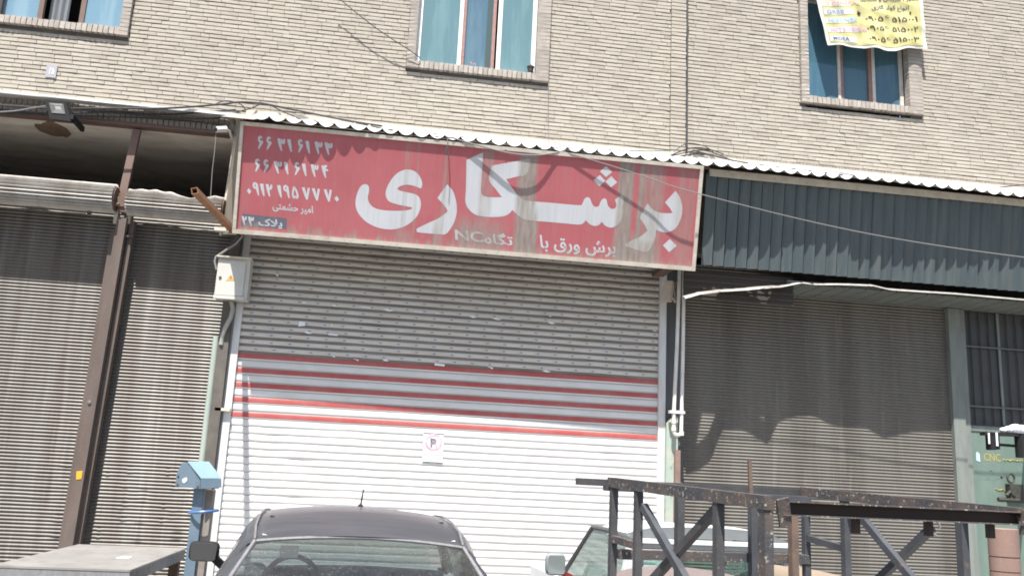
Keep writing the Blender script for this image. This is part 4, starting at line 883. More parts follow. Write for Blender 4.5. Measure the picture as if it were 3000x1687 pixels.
cable([(760, 300, -.05), (900, 330, -.1), (1050, 362, -.2), (1200, 392, -.5), (1330, 405, -.9)], .008, 'thin black cable lying along the left half of the awning')
cable([(630, 306, -.06), (660, 296, -.05), (700, 303, -.05), (720, 322, -.06)], .007, 'small black cable loop on the brick over the awning corner')
def sgw(px, py, o_): p = atp(px, py, SBL+N*o_, N); return (px, py, p.y)
cable([sgw(1325, 403, .03), sgw(1350, 412, .02), sgw(1430, 434, .05), sgw(1500, 450, .078), sgw(1570, 455, .07), sgw(1630, 448, .02), sgw(1655, 445, .012)], .009, 'thin pale wire sagging across the upper edge of the red sign', GREYCABLE, 'wire')
cable([(1310, 400, -.98), (1312, 425, -1.03), (1307, 455, -1.03)], .007, 'short frayed wire hanging over the top edge of the red sign', CABLE, 'wire')
cable([sgw(1650, 445, .012), sgw(1700, 459, .03), sgw(1800, 489, .055), sgw(1900, 521, .08), sgw(2030, 563, .115), (2400, 655, -.98), (2700, 712, -1.0), (3050, 760, -1.0), (3500, 810, -.85), (3900, 845, -.01)], .006, 'long thin pale wire crossing the red sign and the slate cladding', GREYCABLE, 'wire')
cable([(985, -10, -.14), (1100, 82, -.13), (1215, 158, -.10), (1231, 174, -.06)], .006, 'thin wire slanting down to the lower left corner of the middle window', CABLE, 'wire')
cable([(1607, 240, -.05), (1606, 330, -.05), (1607, 425, -.06)], .0035, 'hair thin wire hanging down the brick from the middle window corner', GREYCABLE, 'wire')
cable([(2014, -10, -.012), (2013, 220, -.012), (2012, 432, -.03)], .013, 'straight dark cable running down the joint of the brick wall')
for k, (a, b) in enumerate((((1940, 470), (2135, 468)), ((1960, 458), (2120, 452)), ((1950, 462), (2160, 478)), ((1975, 444), (2090, 446)))):
    cable([(a[0], a[1], -.30), ((a[0]+b[0])/2-20, min(a[1], b[1])-14-3*k, -.10), ((a[0]+b[0])/2+30, min(a[1], b[1])-16, -.08), (b[0], b[1], -.2)], .009-.001*k, ('black cable at the foot of the dark joint, lowest of its tangle', 'tangled black cable at the foot of the dark joint, second from its bottom', 'tangled black cable at the foot of the dark joint, reaching farthest right', 'tangled black cable at the foot of the dark joint, uppermost of its tangle')[k])
cable([(2030, 440, -.08), (2110, 462, -.2), (2200, 480, -.35), (2350, 498, -.6), (2500, 516, -.8)], .009, 'black cable falling from the joint to the awning right of the sign')
cable([(1480, 440, -1.0), (1600, 432, -.7), (1750, 438, -.4), (1900, 443, -.15), (1980, 440, -.08)], .006, 'thin bluish cable lying over the awning scallops above the sign', M('blue_grey_cable', (.12, .16, .2), .5))
cable([(2750, 563, -.35), (2860, 560, -.25), (2940, 548, -.12), (3050, 536, -.08)], .007, 'thin black cable at the right end of the awning')

# ================================================================== NEAR THINGS
# --- steel topped table ------------------------------------------------------------
tb_ = thing('work_table', 'low heavy table with a thick worn steel top before the left shutters', 'table', loc=(-1.88, -4.0, 0))
TL = tb_.location
t = MB(); x0, x1, y0, y1, zt = -2.285, -1.478, -4.80, -3.20, .985
t.box(x0, x1, y0, y1, zt-.012, zt); t.v = [p-TL for p in t.v]; t.build('table_top', PLATE, tb_)
t = MB(); t.box(x0+.003, x1-.003, y0+.003, y1-.003, zt-.085, zt-.0125); t.v = [p-TL for p in t.v]; t.build('edge_frame', PLATESIDE, tb_)
for x in (x0+.06, x1-.06):
    for y in (y0+.06, y1-.06):
        t = MB(); t.box(x-.035, x+.035, y-.035, y+.035, 0, zt-.086); t.v = [p-TL for p in t.v]; t.build('leg', RUST, tb_)
t = MB(); t.box(x0+.03, x1-.03, y0+.25, y1-.05, .36, .385); t.v = [p-TL for p in t.v]; t.build('lower_shelf', PLATE, tb_)
c = at(365, 1632, -4.3); d_ = ray(365, 1632); c = CAM+d_*((zt-CAM.z)/d_.z)
t = MB(); t.poly([V((c.x-.04, c.y-.07, zt+.001)), V((c.x+.04, c.y-.06, zt+.001)), V((c.x+.035, c.y+.06, zt+.001)), V((c.x-.03, c.y+.07, zt+.001))], (0, 0, .0015)); t.v = [p-TL for p in t.v]; t.build('paint_spill', PAPER, tb_)
lp = MB(); lp.box(-1.40, -.95, -4.35, -3.75, .60, .63); lp.bar((-1.2, -4.05, 0), (-1.2, -4.05, .6), .1, .1, side=(1, 0, 0))
tag(lp.build('white_stand', SLATW), 'low white metal stand between the steel table and the dark car', 'stand')

# --- blue hooded post -----------------------------------------------------------------
bp = thing('hooded_post', 'pale blue sheet metal post with a sloping hood beside the steel table', 'machine post')
BY_ = -3.6
def bq(px, py, y=BY_): return at(px, py, y)
w0, w1 = at(562, 1500, BY_).x, at(590, 1500, BY_).x
xc = (w0+w1)/2
z0 = 0
zt = bq(570, 1425).z
t = MB(); t.box(w0-.005, w1, BY_, BY_+.16, 0, zt); t.v = [p for p in t.v]; t.build('column', BLUEP, bp)
t = MB(); t.box(w1+.001, w1+.06, BY_+.04, BY_+.16, 0, zt-.02); t.build('side_channel', M('grey_brown_channel', (.2, .17, .15), .7, col2=(.27, .25, .23), scale=8), bp)
# hood: left gable plate, sloping lid, front lip (pixel outline kept on two parallel planes)
G = [(513, 1424), (517, 1388), (533, 1355), (552, 1354), (587, 1401), (585, 1431)]
yh = BY_-.06; dpt = V((.128, .06, .006))
left = [bq(x, y, yh) for x, y in G]
t = MB(); t.poly(left, (.004, .006, 0)); t.build('hood_side', BLUEP, bp)
t = MB(); t.poly([p+dpt for p in left], (-.004, .0, 0)); t.build('hood_side', BLUEP, bp)
t = MB(); t.poly([left[3]+V((-.004, -.004, .004)), left[4]+V((.006, -.012, .002)), left[4]+dpt+V((.016, -.012, .002)), left[3]+dpt+V((.01, 0, .004))], (0, .004, .004)); t.build('hood_lid', M('pale_blue_lid', (.21, .32, .37), .4, col2=(.25, .36, .40), scale=5, amt=.6), bp)
t = MB(); t.poly([left[4]+V((.004, -.012, 0)), left[5]+V((.008, -.012, .0)), left[5]+dpt+V((.02, -.012, .01)), left[4]+dpt+V((.016, -.012, 0))], (0, .006, 0)); t.build('hood_lip', BLUEP, bp)
t = MB(); t.poly([left[2], left[3], left[3]+dpt, left[2]+dpt], (0, .004, -.003)); t.build('hood_top', BLUEP, bp)
t = MB(); t.poly([left[0], left[1], left[1]+dpt, left[0]+dpt], (0, .004, 0)); t.poly([left[1], left[2], left[2]+dpt, left[1]+dpt], (0, .004, 0)); t.build('hood_back', BLUEP, bp)
hp = [bq(534, 1403, yh-.003), bq(545, 1397, yh-.003), bq(549, 1403, yh-.003), bq(546, 1409, yh-.003), bq(539, 1415, yh-.003), bq(534, 1410, yh-.003)]
t = MB(); t.poly(hp, (0, .002, 0)); t.build('white_badge', WHITE, bp)
for bx, by in ((520, 1416), (579, 1422), (522, 1392)):
    t = MB(); p = bq(bx, by, yh-.001); t.tube([p, p+V((0, -.006, 0))], .008, 8); t.build('bolt', RUST, bp)
t = MB(); p = bq(556, 1501, BY_-.02); ring = [V((p.x+.085+.105*math.cos(a), BY_+.05+.10*math.sin(a), p.z+.01+.012*math.cos(a))) for a in [k*math.pi/10 for k in range(20)]]; t.tube(ring+[ring[0]], .010, 8); t.build('blue_loop', M('blue_hose', (.06, .15, .36), .35), bp, smooth=True)
p = bq(587, 1465, BY_-.004); t = MB(); t.box(p.x-.015, p.x+.025, BY_+.02, BY_+.039, p.z-.10, p.z+.09); t.build('switch_plate', M('grey_switch', (.42, .38, .34), .6), bp)

# --- dark car seen from behind ----------------------------------------------------------
PAINT = M('dusty_dark_grey_paint', (.054, .060, .072), .36, .1, col2=(.085, .09, .103), scale=3, stretch=(.6, 3, 1), amt=.7, col3=(.20, .20, .205), scale3=130, amt3=.4, lo3=.60, hi3=.72, spec=.5)
PAINT.node_tree.nodes['Principled BSDF'].inputs['Coat Weight'].default_value = .6; PAINT.node_tree.nodes['Principled BSDF'].inputs['Coat Roughness'].default_value = .22
TRIMC = M('grey_rubber_trim', (.16, .16, .17), .5, col2=(.24, .24, .25), scale=30)
def car_glass(name, tint, dust, amt):
    m, n, l, p = nodes(name); out = n['Material Output']
    tr = n.new('ShaderNodeBsdfTransparent'); tr.inputs[0].default_value = c4(tint)
    gl = n.new('ShaderNodeBsdfGlossy'); gl.inputs['Roughness'].default_value = .06; gl.inputs[0].default_value = (.9, .95, .95, 1)
    lw = n.new('ShaderNodeLayerWeight'); lw.inputs[0].default_value = .5
    mx = n.new('ShaderNodeMixShader'); l.new(math_(n, l, 'MULTIPLY_ADD', math_(n, l, 'POWER', lw.outputs['Facing'], 4.0), .8, .045), mx.inputs[0]); l.new(tr.outputs[0], mx.inputs[1]); l.new(gl.outputs[0], mx.inputs[2])
    df = n.new('ShaderNodeBsdfDiffuse'); df.inputs[0].default_value = c4(dust)
    m2 = n.new('ShaderNodeMixShader'); f1 = noise(n, l, 110, detail=3, lo=.60, hi=.70); f2 = noise(n, l, 4, detail=4, lo=.3, hi=.7)
    l.new(math_(n, l, 'MINIMUM', math_(n, l, 'ADD', math_(n, l, 'MULTIPLY', f1, .75*amt), math_(n, l, 'MULTIPLY_ADD', f2, .16*amt, .07*amt)), .9), m2.inputs[0])
    l.new(mx.outputs[0], m2.inputs[1]); l.new(df.outputs[0], m2.inputs[2]); l.new(m2.outputs[0], out.inputs[0]); return m
REARG = car_glass('dusty_rear_glass', (.20, .23, .23), (.15, .15, .15), 1.0); SIDEG = car_glass('side_glass', (.56, .60, .58), (.42, .44, .43), .9)
FRONTG = car_glass('front_glass', (.80, .90, .88), (.4, .42, .4), .15)
TYRE = M('tyre_rubber', (.03, .03, .03), .9); RIM = M('steel_rim', (.35, .35, .36), .4, .6)
def wheel(par, x, y, r, wd):
    t = MB(); t.tube([(x-wd/2, y, r), (x-wd*.42, y, r), (x+wd*.42, y, r), (x+wd/2, y, r)], [r*.93, r, r, r*.93], 28); o = t.build('wheel', TYRE, par, smooth=True)
    s_ = 1 if x > 0 else -1
    t = MB(); t.tube([(x+s_*(wd/2+.001), y, r), (x+s_*(wd/2+.012), y, r)], [r*.62, r*.5], 20); t.build('rim', RIM, o)
def loft(name, secs, mat, par, closed=False, smooth=True):
    t = MB(); n = len(secs[0]); vs = [p for s_ in secs for p in s_]
    m_ = n if closed else n-1
    t.add(vs, [(i*n+k, i*n+(k+1) % n, (i+1)*n+(k+1) % n, (i+1)*n+k) for i in range(len(secs)-1) for k in range(m_)]); return t.build(name, mat, par, smooth=smooth)
car = thing('parked_car', 'dusty dark grey sedan parked nose to the middle shutter', 'car')
CO = V((-.075, -5.95, 0)); car.location = CO; car.rotation_euler.z = R_(3.8)
# y forward from the rear edge of the roof; half widths
def sec(y, zb, zw, hw, n=9):                       # body section: sill, belt, bulging side
    out = []
    for k in range(n+1):
        a = k/n; z_ = zb+(zw-zb)*a; b = hw*(1-.05*(1-a)**2-.06*max(0, a-.55)**2*5); out.append(V((b, y, z_)))
    return out
def body_secs(y, zb, zw, hw):
    r_ = sec(y, zb, zw, hw); l_ = [V((-p.x, p.y, p.z)) for p in r_]; return r_+[V((hw*.55, y, zw+.015)), V((0, y, zw+.022)), V((-hw*.55, y, zw+.015))]+l_[::-1]
bs = [body_secs(-1.28, .45, .86, .70), body_secs(-1.22, .32, .93, .80), body_secs(-.9, .26, .95, .83), body_secs(-.55, .24, .955, .84), body_secs(.3, .22, .93, .845), body_secs(1.2, .22, .91, .845), body_secs(1.9, .22, .895, .84), body_secs(2.6, .26, .84, .81), body_secs(3.0, .32, .76, .74), body_secs(3.1, .42, .62, .66)]
# open the cabin: lower body keeps sides; deck pieces closed in front and behind
t = MB(); n = len(bs[0])
for i in range(len(bs)-1):
    cab = 3 <= i <= 5
    for k in range(n-1):
        if cab and 9 <= k <= 12: continue
        t.add([bs[i][k], bs[i][k+1], bs[i+1][k+1], bs[i+1][k]], [(0, 1, 2, 3)])
for e in (0, -1): t.add(bs[e], [tuple(range(n))])
bm_ = t.build('car_body', PAINT, car, smooth=True)
ROOF = [(-.02, .530, 1.285, .035), (.25, .548, 1.335, .04), (.6, .553, 1.372, .043), (1.0, .552, 1.383, .043), (1.35, .545, 1.372, .042), (1.62, .525, 1.335, .04)]
def roofsec(y, hw, z_, cr):
    out = [V((-hw-.085, y, z_-.095)), V((-hw-.062, y, z_-.052)), V((-hw-.034, y, z_-.022))]
    for k in range(17):
        a = -1+k/8; out.append(V((hw*a, y-.02*(y < .1)*(1-a*a), z_+cr*(1-a*a)-.006*a**8)))
    return out+[V((hw+.034, y, z_-.022)), V((hw+.062, y, z_-.052)), V((hw+.085, y, z_-.095))]
loft('roof', [roofsec(*q) for q in ROOF], PAINT, car)
for s_ in (-1, 1):
    t = MB(); t.tube([V((s_*q[1], q[0], q[2]+.004)) for q in ROOF], .006, 6); t.build('roof_seam', TRIMC, car, smooth=True)
# rear window and windscreen
rw = [[V((.52*a, -.028+.02*a*a*-1, 1.285+.03*(1-a*a)-.004)) for a in [-1+k/6 for k in range(13)]], [V((.60*a, -.34-.03*a*a*-1-.02, 1.13+.035*(1-a*a))) for a in [-1+k/6 for k in range(13)]], [V((.66*a, -.60-.03, .975+.02*(1-a*a))) for a in [-1+k/6 for k in range(13)]]]
loft('rear_window', rw, REARG, car)
ws = [[V((.515*a, 1.645, 1.33+.03*(1-a*a))) for a in [-1+k/6 for k in range(13)]], [V((.66*a, 2.20+.05*(1-a*a), .925)) for a in [-1+k/6 for k in range(13)]]]
loft('windscreen', ws, FRONTG, car)
def trimtube(name, pts, r, m=TRIMC): t = MB(); t.tube(pts, r, 8); return t.build(name, m, car, smooth=True)
trimtube('window_trim', rw[0], .009); 
for s_ in (-1, 1):
    P0, P1, P2 = V((s_*.53, -.03, 1.28)), V((s_*.615, -.36, 1.12)), V((s_*.675, -.66, .965))
    trimtube('window_trim', [P0, P1, P2], .010)
    # C pillar skin: from the window trim round to the side
    E0, E1, E2 = V((s_*.612, -.02, 1.195)), V((s_*.70, -.30, 1.08)), V((s_*.79, -.52, .952))
    M0, M1, M2 = V((s_*.586, -.02, 1.245)), V((s_*.672, -.33, 1.105)), V((s_*.742, -.60, .962))
    F0, F1, F2 = V((s_*.634, .30, 1.24)), V((s_*.715, .22, 1.09)), V((s_*.795, .12, .948))
    M0, E0 = V((s_*.566, -.005, 1.268)), V((s_*.616, -.005, 1.20)); PT = V((s_*.515, .005, 1.272))
    t = MB(); t.add([PT, M0+V((0, .005, -.008)), E0, F0, P1, M1, E1, F1, P2, M2, E2, F2], [(i*4+k, i*4+k+1, i*4+k+5, i*4+k+4) for i in range(2) for k in range(3)]); t.build('rear_pillar', PAINT, car, smooth=True)
    t = MB(); t.tube([V((s_*.46, .012, 1.283)), V((s_*.53, .012, 1.272)), V((s_*.57, .012, 1.250)), V((s_*.60, .012, 1.215))], .013, 8); t.build('corner_seal', PAINT, car, smooth=True)
    t = MB(); t.tube([V((s_*.612, 1.60, 1.25)), V((s_*.70, 1.95, 1.08)), V((s_*.775, 2.25, .93))], .030, 8); t.build('front_pillar', PAINT, car, smooth=True)
    for b0, b1, c0, c1 in ((V((s_*.797, .14, .948)), V((s_*.802, .72, .94)), V((s_*.637, .74, 1.274)), V((s_*.634, .31, 1.237))), (V((s_*.802, .80, .94)), V((s_*.795, 2.10, .925)), V((s_*.612, 1.58, 1.245)), V((s_*.637, .80, 1.276)))):
        t = MB(); t.poly([b0, b1, c0, c1], (s_*-.005, 0, 0)); t.build('side_window', SIDEG, car)
    t = MB(); t.bar(V((s_*.636, .77, 1.28)), V((s_*.803, .76, .94)), .07, .012, side=(s_, 0, .45)); t.build('door_pillar', PAINT, car)
    t = MB(); t.box(s_*.845-.012, s_*.845+.012, .25, .42, .80, .83); t.box(s_*.845-.012, s_*.845+.012, 1.05, 1.22, .79, .82); t.build('door_handle', BLACKP, car)
    if s_ > 0: pass
    # mirror
    mc = V((s_*.945, 1.58, 1.075)); t = MB()
    def mir(u, v, mc=mc): 
        a = 2*math.pi*u; b = math.pi*v
        e = lambda q: math.copysign(abs(q)**.45, q)
        return mc+V((.098*e(math.cos(a))*math.sin(b)**.5, .04-.055*math.cos(b)*1.0, .066*e(math.sin(a))*math.sin(b)**.5))
    t.grid(mir, 28, 10); mo_ = t.build('door_mirror', BLACKP, car, smooth=True) if s_ < 0 else None
    t = MB(); t.bar(mc+V((-s_*.07, .03, -.04)), V((s_*.79, 1.66, .955)), .05, .05); t.build('mirror_arm', BLACKP, mo_) if s_ < 0 else None
    t = MB(); t.poly([mc+V((.084*x*(1-.06*(z < 0)), -.0165, .053*z)) for x, z in ((-.9, -1), (.9, -1), (1, -.8), (1, .8), (.9, 1), (-.9, 1), (-1, .8), (-1, -.8))], (0, .003, 0)); t.build('mirror_glass', M('mirror_silver', (.26, .27, .28), .05, 1.0), mo_) if s_ < 0 else None
    t = MB(); t.box(s_*.52-.16, s_*.52+.16, -1.30, -1.262, .66, .80); t.build('tail_light', M('red_lens', (.35, .02, .02), .2), car)
    t = MB(); t.box(s_*.50-.15, s_*.50+.15, 3.0, 3.08, .60, .70); t.build('headlight', LENS, car)
    wheel(car, s_*.73, -.55, .29, .18); wheel(car, s_*.73, 2.1, .29, .18)
for y0, y1 in ((-1.38, -1.22), (3.02, 3.16)):
    t = MB(); t.box(-.76, .76, y0, y1, .40, .56); t.build('bumper', BLACKP, car)
t = MB(); t.tube([V((.045, 1.36, 1.41)), V((.045, 1.36, 1.43))], [.022, .012], 10); t.tube([V((.045, 1.36, 1.42)), V((.058, 1.39, 1.525))], [.006, .0045], 8); t.build('aerial', BLACKP, car)
for x, y in ((-.48, .55), (.48, .55)):
    t = MB(); t.box(x-.012, x+.012, y-.03, y+.03, 1.37, 1.376); t.build('roof_clip', BLACKP, car)
# cabin
SEAT = M('grey_seat_cloth', (.115, .12, .135), .9, col2=(.16, .16, .17), scale=12); BEIGE = M('beige_wheel', (.72, .67, .54), .5); GREYIN = M('pale_cabin_plastic', (.48, .52, .50), .7, col2=(.33, .36, .35), scale=5)
def pad(name, x0, x1, y0, y1, z0, z1, m, lean=0):
    c = V(((x0+x1)/2, (y0+y1)/2, (z0+z1)/2)); h = V(((x1-x0)/2, (y1-y0)/2, (z1-z0)/2)); t = MB()
    def fn(u, v):
        a = 2*math.pi*u; b = math.pi*v; e = lambda q: math.copysign(abs(q)**.4, q)
        z_ = h.z*e(math.cos(b)); return c+V((h.x*e(math.cos(a))*abs(math.sin(b))**.4, h.y*e(math.sin(a))*abs(math.sin(b))**.4-lean*z_, z_))
    t.grid(fn, 24, 14); return t.build(name, m, car, smooth=True, recalc=False)
pad('rear_bench', -.60, .60, .06, .24, .45, .93, SEAT, .25); pad('rear_bench', -.60, .60, .2, .7, .38, .52, SEAT)
for x in (-.36, .36): pad('front_seat', x-.23, x+.23, .86, 1.0, .45, 1.0, SEAT, .25); pad('headrest', x-.12, x+.12, .86, .95, .98, 1.06, SEAT); pad('front_seat', x-.24, x+.24, 1.0, 1.45, .38, .52, SEAT)
t = MB(); t.box(-.66, .66, -.60, .02, .925, .94); t.build('parcel_shelf', SEAT, car)
t = MB(); t.grid(lambda u, v: V((-.68+1.36*u, 1.62+.55*v, .93+.07*math.sin(math.pi*min(1, v*1.3))*(1-.1*math.cos(u*6)))), 20, 6); t.build('dashboard', GREYIN, car, smooth=True)
t = MB(); cw = V((-.36, 1.50, .905)); t.tube([cw+V((-.175*math.cos(a), .06*math.sin(a), .16*math.sin(a))) for a in [k*math.pi/14 for k in range(29)]], .017, 8); t.bar(cw+V((-.18, 0, 0)), cw+V((.18, 0, 0)), .05, .02); t.build('steering_wheel', BEIGE, car, smooth=True)
t = MB(); t.grid(lambda u, v: V((-.50+1.0*u, .05+1.55*v, 1.27+.075*math.sin(math.pi*(.15+.7*v)))), 8, 10); t.build('headliner', GREYIN, car, smooth=True)
t = MB(); t.poly([V((-.40, -.06, 1.262)), V((-.31, -.06, 1.264)), V((-.31, -.15, 1.215)), V((-.40, -.15, 1.213))], (0, .004, .002)); t.build('window_label', PAPER, car)
t = MB(); t.poly([V((.10, 1.58, 1.28)), V((.32, 1.58, 1.275)), V((.30, 1.62, 1.20)), V((.12, 1.62, 1.21))], (0, .006, 0)); t.build('sun_visor', GREYIN, car)
t = MB(); t.box(-.72, .72, -.5, 2.0, .20, .26); t.build('floor_pan', INK, car)

# --- white pickup behind the rack ---------------------------------------------------------
pk = thing('pickup_truck', 'small pale pickup truck with a steel sheet load parked before the right shutter', 'pickup truck')
PO = V((2.40, -4.45, 0)); pk.location = PO; pk.rotation_euler.z = R_(4.6)
WP = M('pale_truck_paint', (.62, .64, .65), .35, col2=(.5, .51, .52), scale=4, amt=.5, spec=.5)
GP = M('grey_trim_and_reflection', (.085, .095, .10), .5, col2=(.11, .12, .125), scale=5, amt=.5)  # trim grey, also the painted reflection on the roof
def prof(y, hw, z_, cr): return [V((hw*a, y, z_+cr*(1-a*a)-.03*a**8)) for a in [-1+k/8 for k in range(17)]]
loft('cab_roof', [prof(.16, .606, 1.332, .03), prof(.45, .61, 1.338, .035), prof(.85, .60, 1.325, .035), prof(1.05, .58, 1.29, .03)], WP, pk)
loft('roof_reflection_band', [prof(.0, .60, 1.278, .012), prof(.05, .603, 1.306, .024), prof(.159, .606, 1.330, .03)], GP, pk)  # rear of the roof, its grey reflection put into the paint
for k, (y, z_, m) in enumerate(((.0, 1.262, WP), (-.002, 1.232, GP), (-.02, 1.196, WP), (-.02, 1.168, RUST))):
    t = MB(); t.bar((-.60, y, z_), (.60, y, z_), .026, .05, side=(0, 1, 0)); t.build('cab_rib', m, pk)  # lit and grey strips of the cab rear painted as alternating bars
t = MB(); t.box(-.60, .60, .0, .03, 1.20, 1.28); t.box(-.66, -.54, -.005, .03, .62, 1.2); t.box(.54, .66, -.005, .03, .62, 1.2); t.box(-.66, .66, -.005, .03, .62, .90); t.build('cab_rear', WP, pk)
t = MB(); t.box(-.54, .54, .002, .008, .90, 1.15); t.build('rear_window', FRONTG, pk)
for s_ in (-1, 1):
    t = MB(); t.tube([V((s_*.61, .0, 1.262)), V((s_*.64, .42, 1.30)), V((s_*.63, .88, 1.30)), V((s_*.70, 1.40, .90))], .020, 8); t.build('cab_rail', GP, pk, smooth=True)
    t = MB(); t.bar((s_*.61, .03, 1.26), (s_*.72, .03, .62), .07, .05); t.build('cab_corner', WP, pk)
    t = MB(); t.poly([V((s_*.625, .07, 1.245)), V((s_*.635, .86, 1.285)), V((s_*.705, 1.32, .90)), V((s_*.705, .07, .88))], (-s_*.006, 0, 0)); t.build('side_window', SIDEG, pk)
    t = MB(); t.box(s_*.72-.02, s_*.72+.02, .03, 1.45, .35, .88); t.build('cab_door', WP, pk)
    mc = V((s_*.86, 1.10, .985)); t = MB()
    t.grid(lambda u, v: mc+V((.085*math.copysign(abs(math.cos(6.2832*u))**.5, math.cos(6.2832*u))*math.sin(math.pi*v)**.5, .035-.045*math.cos(math.pi*v), .088*math.copysign(abs(math.sin(6.2832*u))**.5, math.sin(6.2832*u))*math.sin(math.pi*v)**.5)), 24, 10)
    mm = t.build('door_mirror', M('grey_mirror_shell', (.22, .24, .25), .5), pk, smooth=True)
    t = MB(); t.poly([mc+V((.070*x, -.012, .072*z)) for x, z in ((-.85, -1), (.85, -1), (1, -.8), (1, .8), (.85, 1), (-.85, 1), (-1, .8), (-1, -.8))], (0, .003, 0)); t.build('mirror_glass', M('mirror_silver2', (.36, .40, .41), .15, .6), mm)
    t = MB(); t.bar(mc+V((-s_*.05, .02, -.06)), V((s_*.71, 1.15, .88)), .045, .04); t.build('mirror_arm', M('red_plastic', (.22, .025, .025), .5), mm)
    t = MB(); t.box(s_*.70-.02, s_*.70+.02, -1.75, -.02, .58, .93); t.build('bed_side', WP, pk)
    wheel(pk, s_*.62, -1.15, .29, .17); wheel(pk, s_*.62, 1.75, .29, .17)
t = MB(); t.box(-.68, .68, -1.75, -.02, .55, .58); t.build('bed_floor', GP, pk)
t = MB(); t.box(-.72, .72, 1.46, 2.5, .35, .84); t.build('bonnet', WP, pk)
t = MB(); t.poly([V((-.60, 1.02, 1.285)), V((.60, 1.02, 1.285)), V((.68, 1.44, .86)), V((-.68, 1.44, .86))], (0, .006, 0)); t.build('windscreen', FRONTG, pk)
t = MB(); t.box(-.66, .66, .35, .5, .5, .98); t.build('bench_seat', SEAT, pk)
t = MB(); t.box(-.69, .69, -1.79, -1.755, .58, .93); t.build('tailgate', WP, pk)
t = MB(); t.box(-.7, .7, .05, 1.4, .33, .37); t.build('floor_pan', INK, pk)
# load in the bed
GL = 'steel sheet rolls loaded in the pickup bed'
def sheetroll(px0, px1, py, y0, y1, mat, label):
    a, b = at(px0, py, y0), at(px1, py, y0); r = (b.x-a.x)/2; r_ = min(r, .30); cx_ = (a.x+b.x)/2
    zc_ = at((px0+px1)/2, py, y1).z-.01
    o = thing('sheet_roll', label, 'steel roll', GL)
    t = MB(); t.grid(lambda u, v: V((cx_+r*math.cos(math.pi*(1-u)), y0+(y1-y0)*v, zc_-.20+(.20+.006*math.sin(9*u+5*v))*math.sin(math.pi*u)**.7)), 28, 6); t.build('curled_sheet', mat, o, smooth=True, recalc=False)
    t = MB(); t.grid(lambda u, v: V((cx_+(r-.012)*math.cos(math.pi*(1-u)), y0+.004+(y1-y0-.01)*v, zc_-.20+.188*math.sin(math.pi*u)**.7)), 28, 2); t.build('inner_sheet', RUST, o, smooth=True, recalc=False)
    t = MB(); t.box(cx_-r, cx_+r, y0, y1, zc_-.24, zc_-.2); t.build('packing_timber', RUST, o)
sheetroll(1862, 2395, 1659, -5.55, -4.65, ROLLSTEEL, 'wide mauve brown curled steel sheet lying in the pickup bed')
sheetroll(2378, 2478, 1655, -5.35, -4.60, ROLLTAN, 'narrow tan curled sheet right of the wide mauve one')
sheetroll(2480, 2620, 1661, -5.75, -4.75, ROLLTAN, 'rightmost pale tan curled sheet behind the black rack')

# --- black steel rack ------------------------------------------------------------------------
rk = thing('steel_rack', 'chipped black welded steel rack with crossed braces in front of the pickup', 'steel rack')
K = .85
RO = V((1.458*K, CAM.y+(-7.468-CAM.y)*K, 1.65+(1.631-1.65)*K)); RA = .148; RW, RL = 1.2*K, 1.514*K; RS = .032
ux = V((math.cos(RA), math.sin(RA), 0)); uy = V((-math.sin(RA), math.cos(RA), RS)); uz = V((0, 0, 1))
def rp(a, b, c): return RO+ux*a+uy*b+uz*c          # across, along (away), up from the near left top corner
def rbar(n, p, q, wd=.032, dp=.032, m=RACKP, side=None): t = MB(); t.bar(p, q, wd, dp, side=side or tuple(uy.normalized())); return t.build(n, m, rk)
def solve(px, py, a=None, b=None):                  # rack coordinates of a photo point lying in a side frame (a fixed) or cross frame (b fixed)
    if a is not None: P, Nn = rp(a, 0, 0), ux
    else: P, Nn = rp(0, b, 0), V((-math.sin(RA), math.cos(RA), 0))
    q = atp(px, py, P, Nn)-RO; y_ = q.dot(V((-math.sin(RA), math.cos(RA), 0))); return q.dot(ux), y_, q.z-RS*y_
H = -1.60
for a, m in ((0, RACKRAIL), (RW, RACKRAIL)):
    rbar('top_rail', rp(a, -.02, -.022), rp(a, RL, -.022), .044, .036, m, tuple(ux))
def legat(px, py, a, m=RACKP, w_=.031):
    _, b, _ = solve(px, py, a=a); rbar('leg', rp(a, b, -.044), V((rp(a, b, 0).x, rp(a, b, 0).y, .0)), w_, .031, m, tuple(ux)); return b
for px in (1795, 1868, 2105): legat(px, 1600, 0)
legat(2243, 1600, 0, RACKRAIL, .045)
def brace(n, p, q, a, m=RACKBLUE, o_=.0):
    _, b0, c0 = solve(*p, a=a); _, b1, c1 = solve(*q, a=a); rbar(n, rp(a+o_, b0, c0), rp(a+o_, b1, c1), .03, .028, m, tuple(ux))
brace('brace', (1888, 1482), (2036, 1740), 0, RACKBLUE, -.004); brace('brace', (2098, 1478), (1880, 1722), 0, RACKP, .016)
brace('strut', (1798, 1577), (1866, 1598), 0, RACKRAIL)
legat(2478, 1600, RW, RACKBLUE); legat(2818, 1560, RW, RACKBLUE, .034)
brace('brace', (2525, 1505), (2720, 1740), RW, RACKBLUE, -.016); brace('brace', (2720, 1545), (2520, 1740), RW, RACKBLUE, .016)
legat(2362, 1600, RW, RACKBLUE, .03); brace('strut', (2370, 1576), (2470, 1605), RW, RACKBLUE)
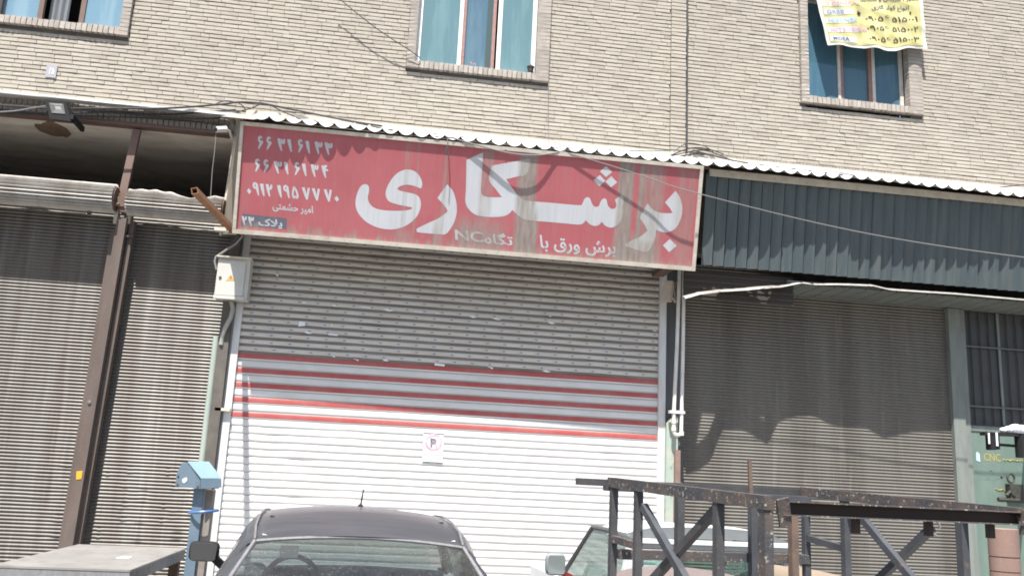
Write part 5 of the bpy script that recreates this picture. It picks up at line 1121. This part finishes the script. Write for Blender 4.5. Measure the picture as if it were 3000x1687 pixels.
# far cross beams
def cross(n, px0, px1, py0, b, h_, m):
    a0, _, c0 = solve(px0, py0, b=b); a1, _, _ = solve(px1, py0, b=b); return rbar(n, rp(a0, b, c0), rp(a1, b, c0), h_, .036, m)
cross('cross_beam', 1690, 2355, 1409, RL+.03, .030, RACKP); cross('cross_beam', 1771, 1862, 1428, RL+.005, .026, RACKP)
cross('cross_beam', 1812, 2368, 1622, RL-.02, .042, RACKRAIL); cross('cross_beam', 2050, 2370, 1447, RL-.25, .026, RACKBLUE)
for px, m in ((1982, RACKP), (2196, RACKBLUE), (2312, M('brown_chipped_post', (.12, .085, .07), .7, col2=(.2, .14, .11), scale=9, col3=(.5, .44, .38), scale3=40, amt3=.6, lo3=.64))):
    a0, _, c0 = solve(px, 1500, b=RL-.03); rbar('leg', rp(a0, RL-.06, -.05), V((rp(a0, RL-.06, 0).x, rp(a0, RL-.06, 0).y, .62)), .036, .036, m)
# near channel
t = MB(); p0, p1 = rp(.035, -.015, -.036), rp(RW-.01, -.015, -.036)
hh, ff = .030, .036
n_ = -V((-math.sin(RA), math.cos(RA), 0))
t.bar(p0-n_*.012, p1-n_*.012, .040, .006, side=tuple(n_)); t.build('channel_web', CHANNEL, rk)
for c in (.021, -.021):
    t = MB(); t.bar(p0+uz*c+n_*.008, p1+uz*c+n_*.008, .004, .040, side=tuple(n_)); t.build('channel_flange', RACKRAIL, rk)
for a, l_ in ((.03, .085), (RW-.01, .085)):
    t = MB(); t.bar(rp(a, -.045, -.005), rp(a+(.02 if a < .5 else 0), -.03, -.005-l_), .045, .008, side=tuple(n_)); t.build('gusset_plate', RACKRAIL, rk)
for px in (2505, 2718, 2898):
    a0, _, c0 = solve(px, 1510, b=0); t = MB(); t.bar(rp(a0, 0, -.060), rp(a0, 0, -.108), .022, .022, side=tuple(n_)); t.build('stub', CHANNEL, rk)
a, b = at(2196, 1347, -6.8), at(2200, 1462, -6.8); t = MB(); t.bar(a, b, .016, .016); t.build('upright_rod', RUST, rk)
t = MB(); p = at(2740, 1545, -7.55); t.tube([p+V((.02*math.cos(q), 0, .026*math.sin(q))) for q in [k*.6 for k in range(9)]], .004, 6); t.build('wire_loop', GREYCABLE, rk)
# --- brown cylinder ---------------------------------------------------------------------------
cy = thing('brown_cylinder', 'brown painted steel cylinder standing at the lower right before the green door', 'cylinder')
a, b = at(2921, 1600, -3.2), at(2992, 1600, -3.2); r_ = (b.x-a.x)/2+.01; c = V(((a.x+b.x)/2+.02, -3.2+.1, 0)); zt = at(2950, 1548, -3.2).z; zs2 = at(2950, 1633, -3.2).z
t = MB(); t.tube([V((c.x, c.y, zs2+.008)), V((c.x, c.y, zt-.006)), V((c.x, c.y, zt))], [r_, r_, r_-.006], 32); t.build('upper_drum', RUSTCYL, cy, smooth=True)
t = MB(); t.tube([V((c.x, c.y, zs2-.12)), V((c.x, c.y, zs2-.003))], [r_, r_], 32); t.build('middle_drum', RUSTCYL, cy, smooth=True)
t = MB(); t.tube([V((c.x, c.y, 0)), V((c.x, c.y, zs2-.13))], [r_, r_], 32); t.build('lower_drum', RUSTCYL, cy, smooth=True)
t = MB(); t.tube([V((c.x, c.y, .05)), V((c.x, c.y, zt-.03))], [r_*.96, r_*.96], 24); t.build('drum_core', RUST, cy)
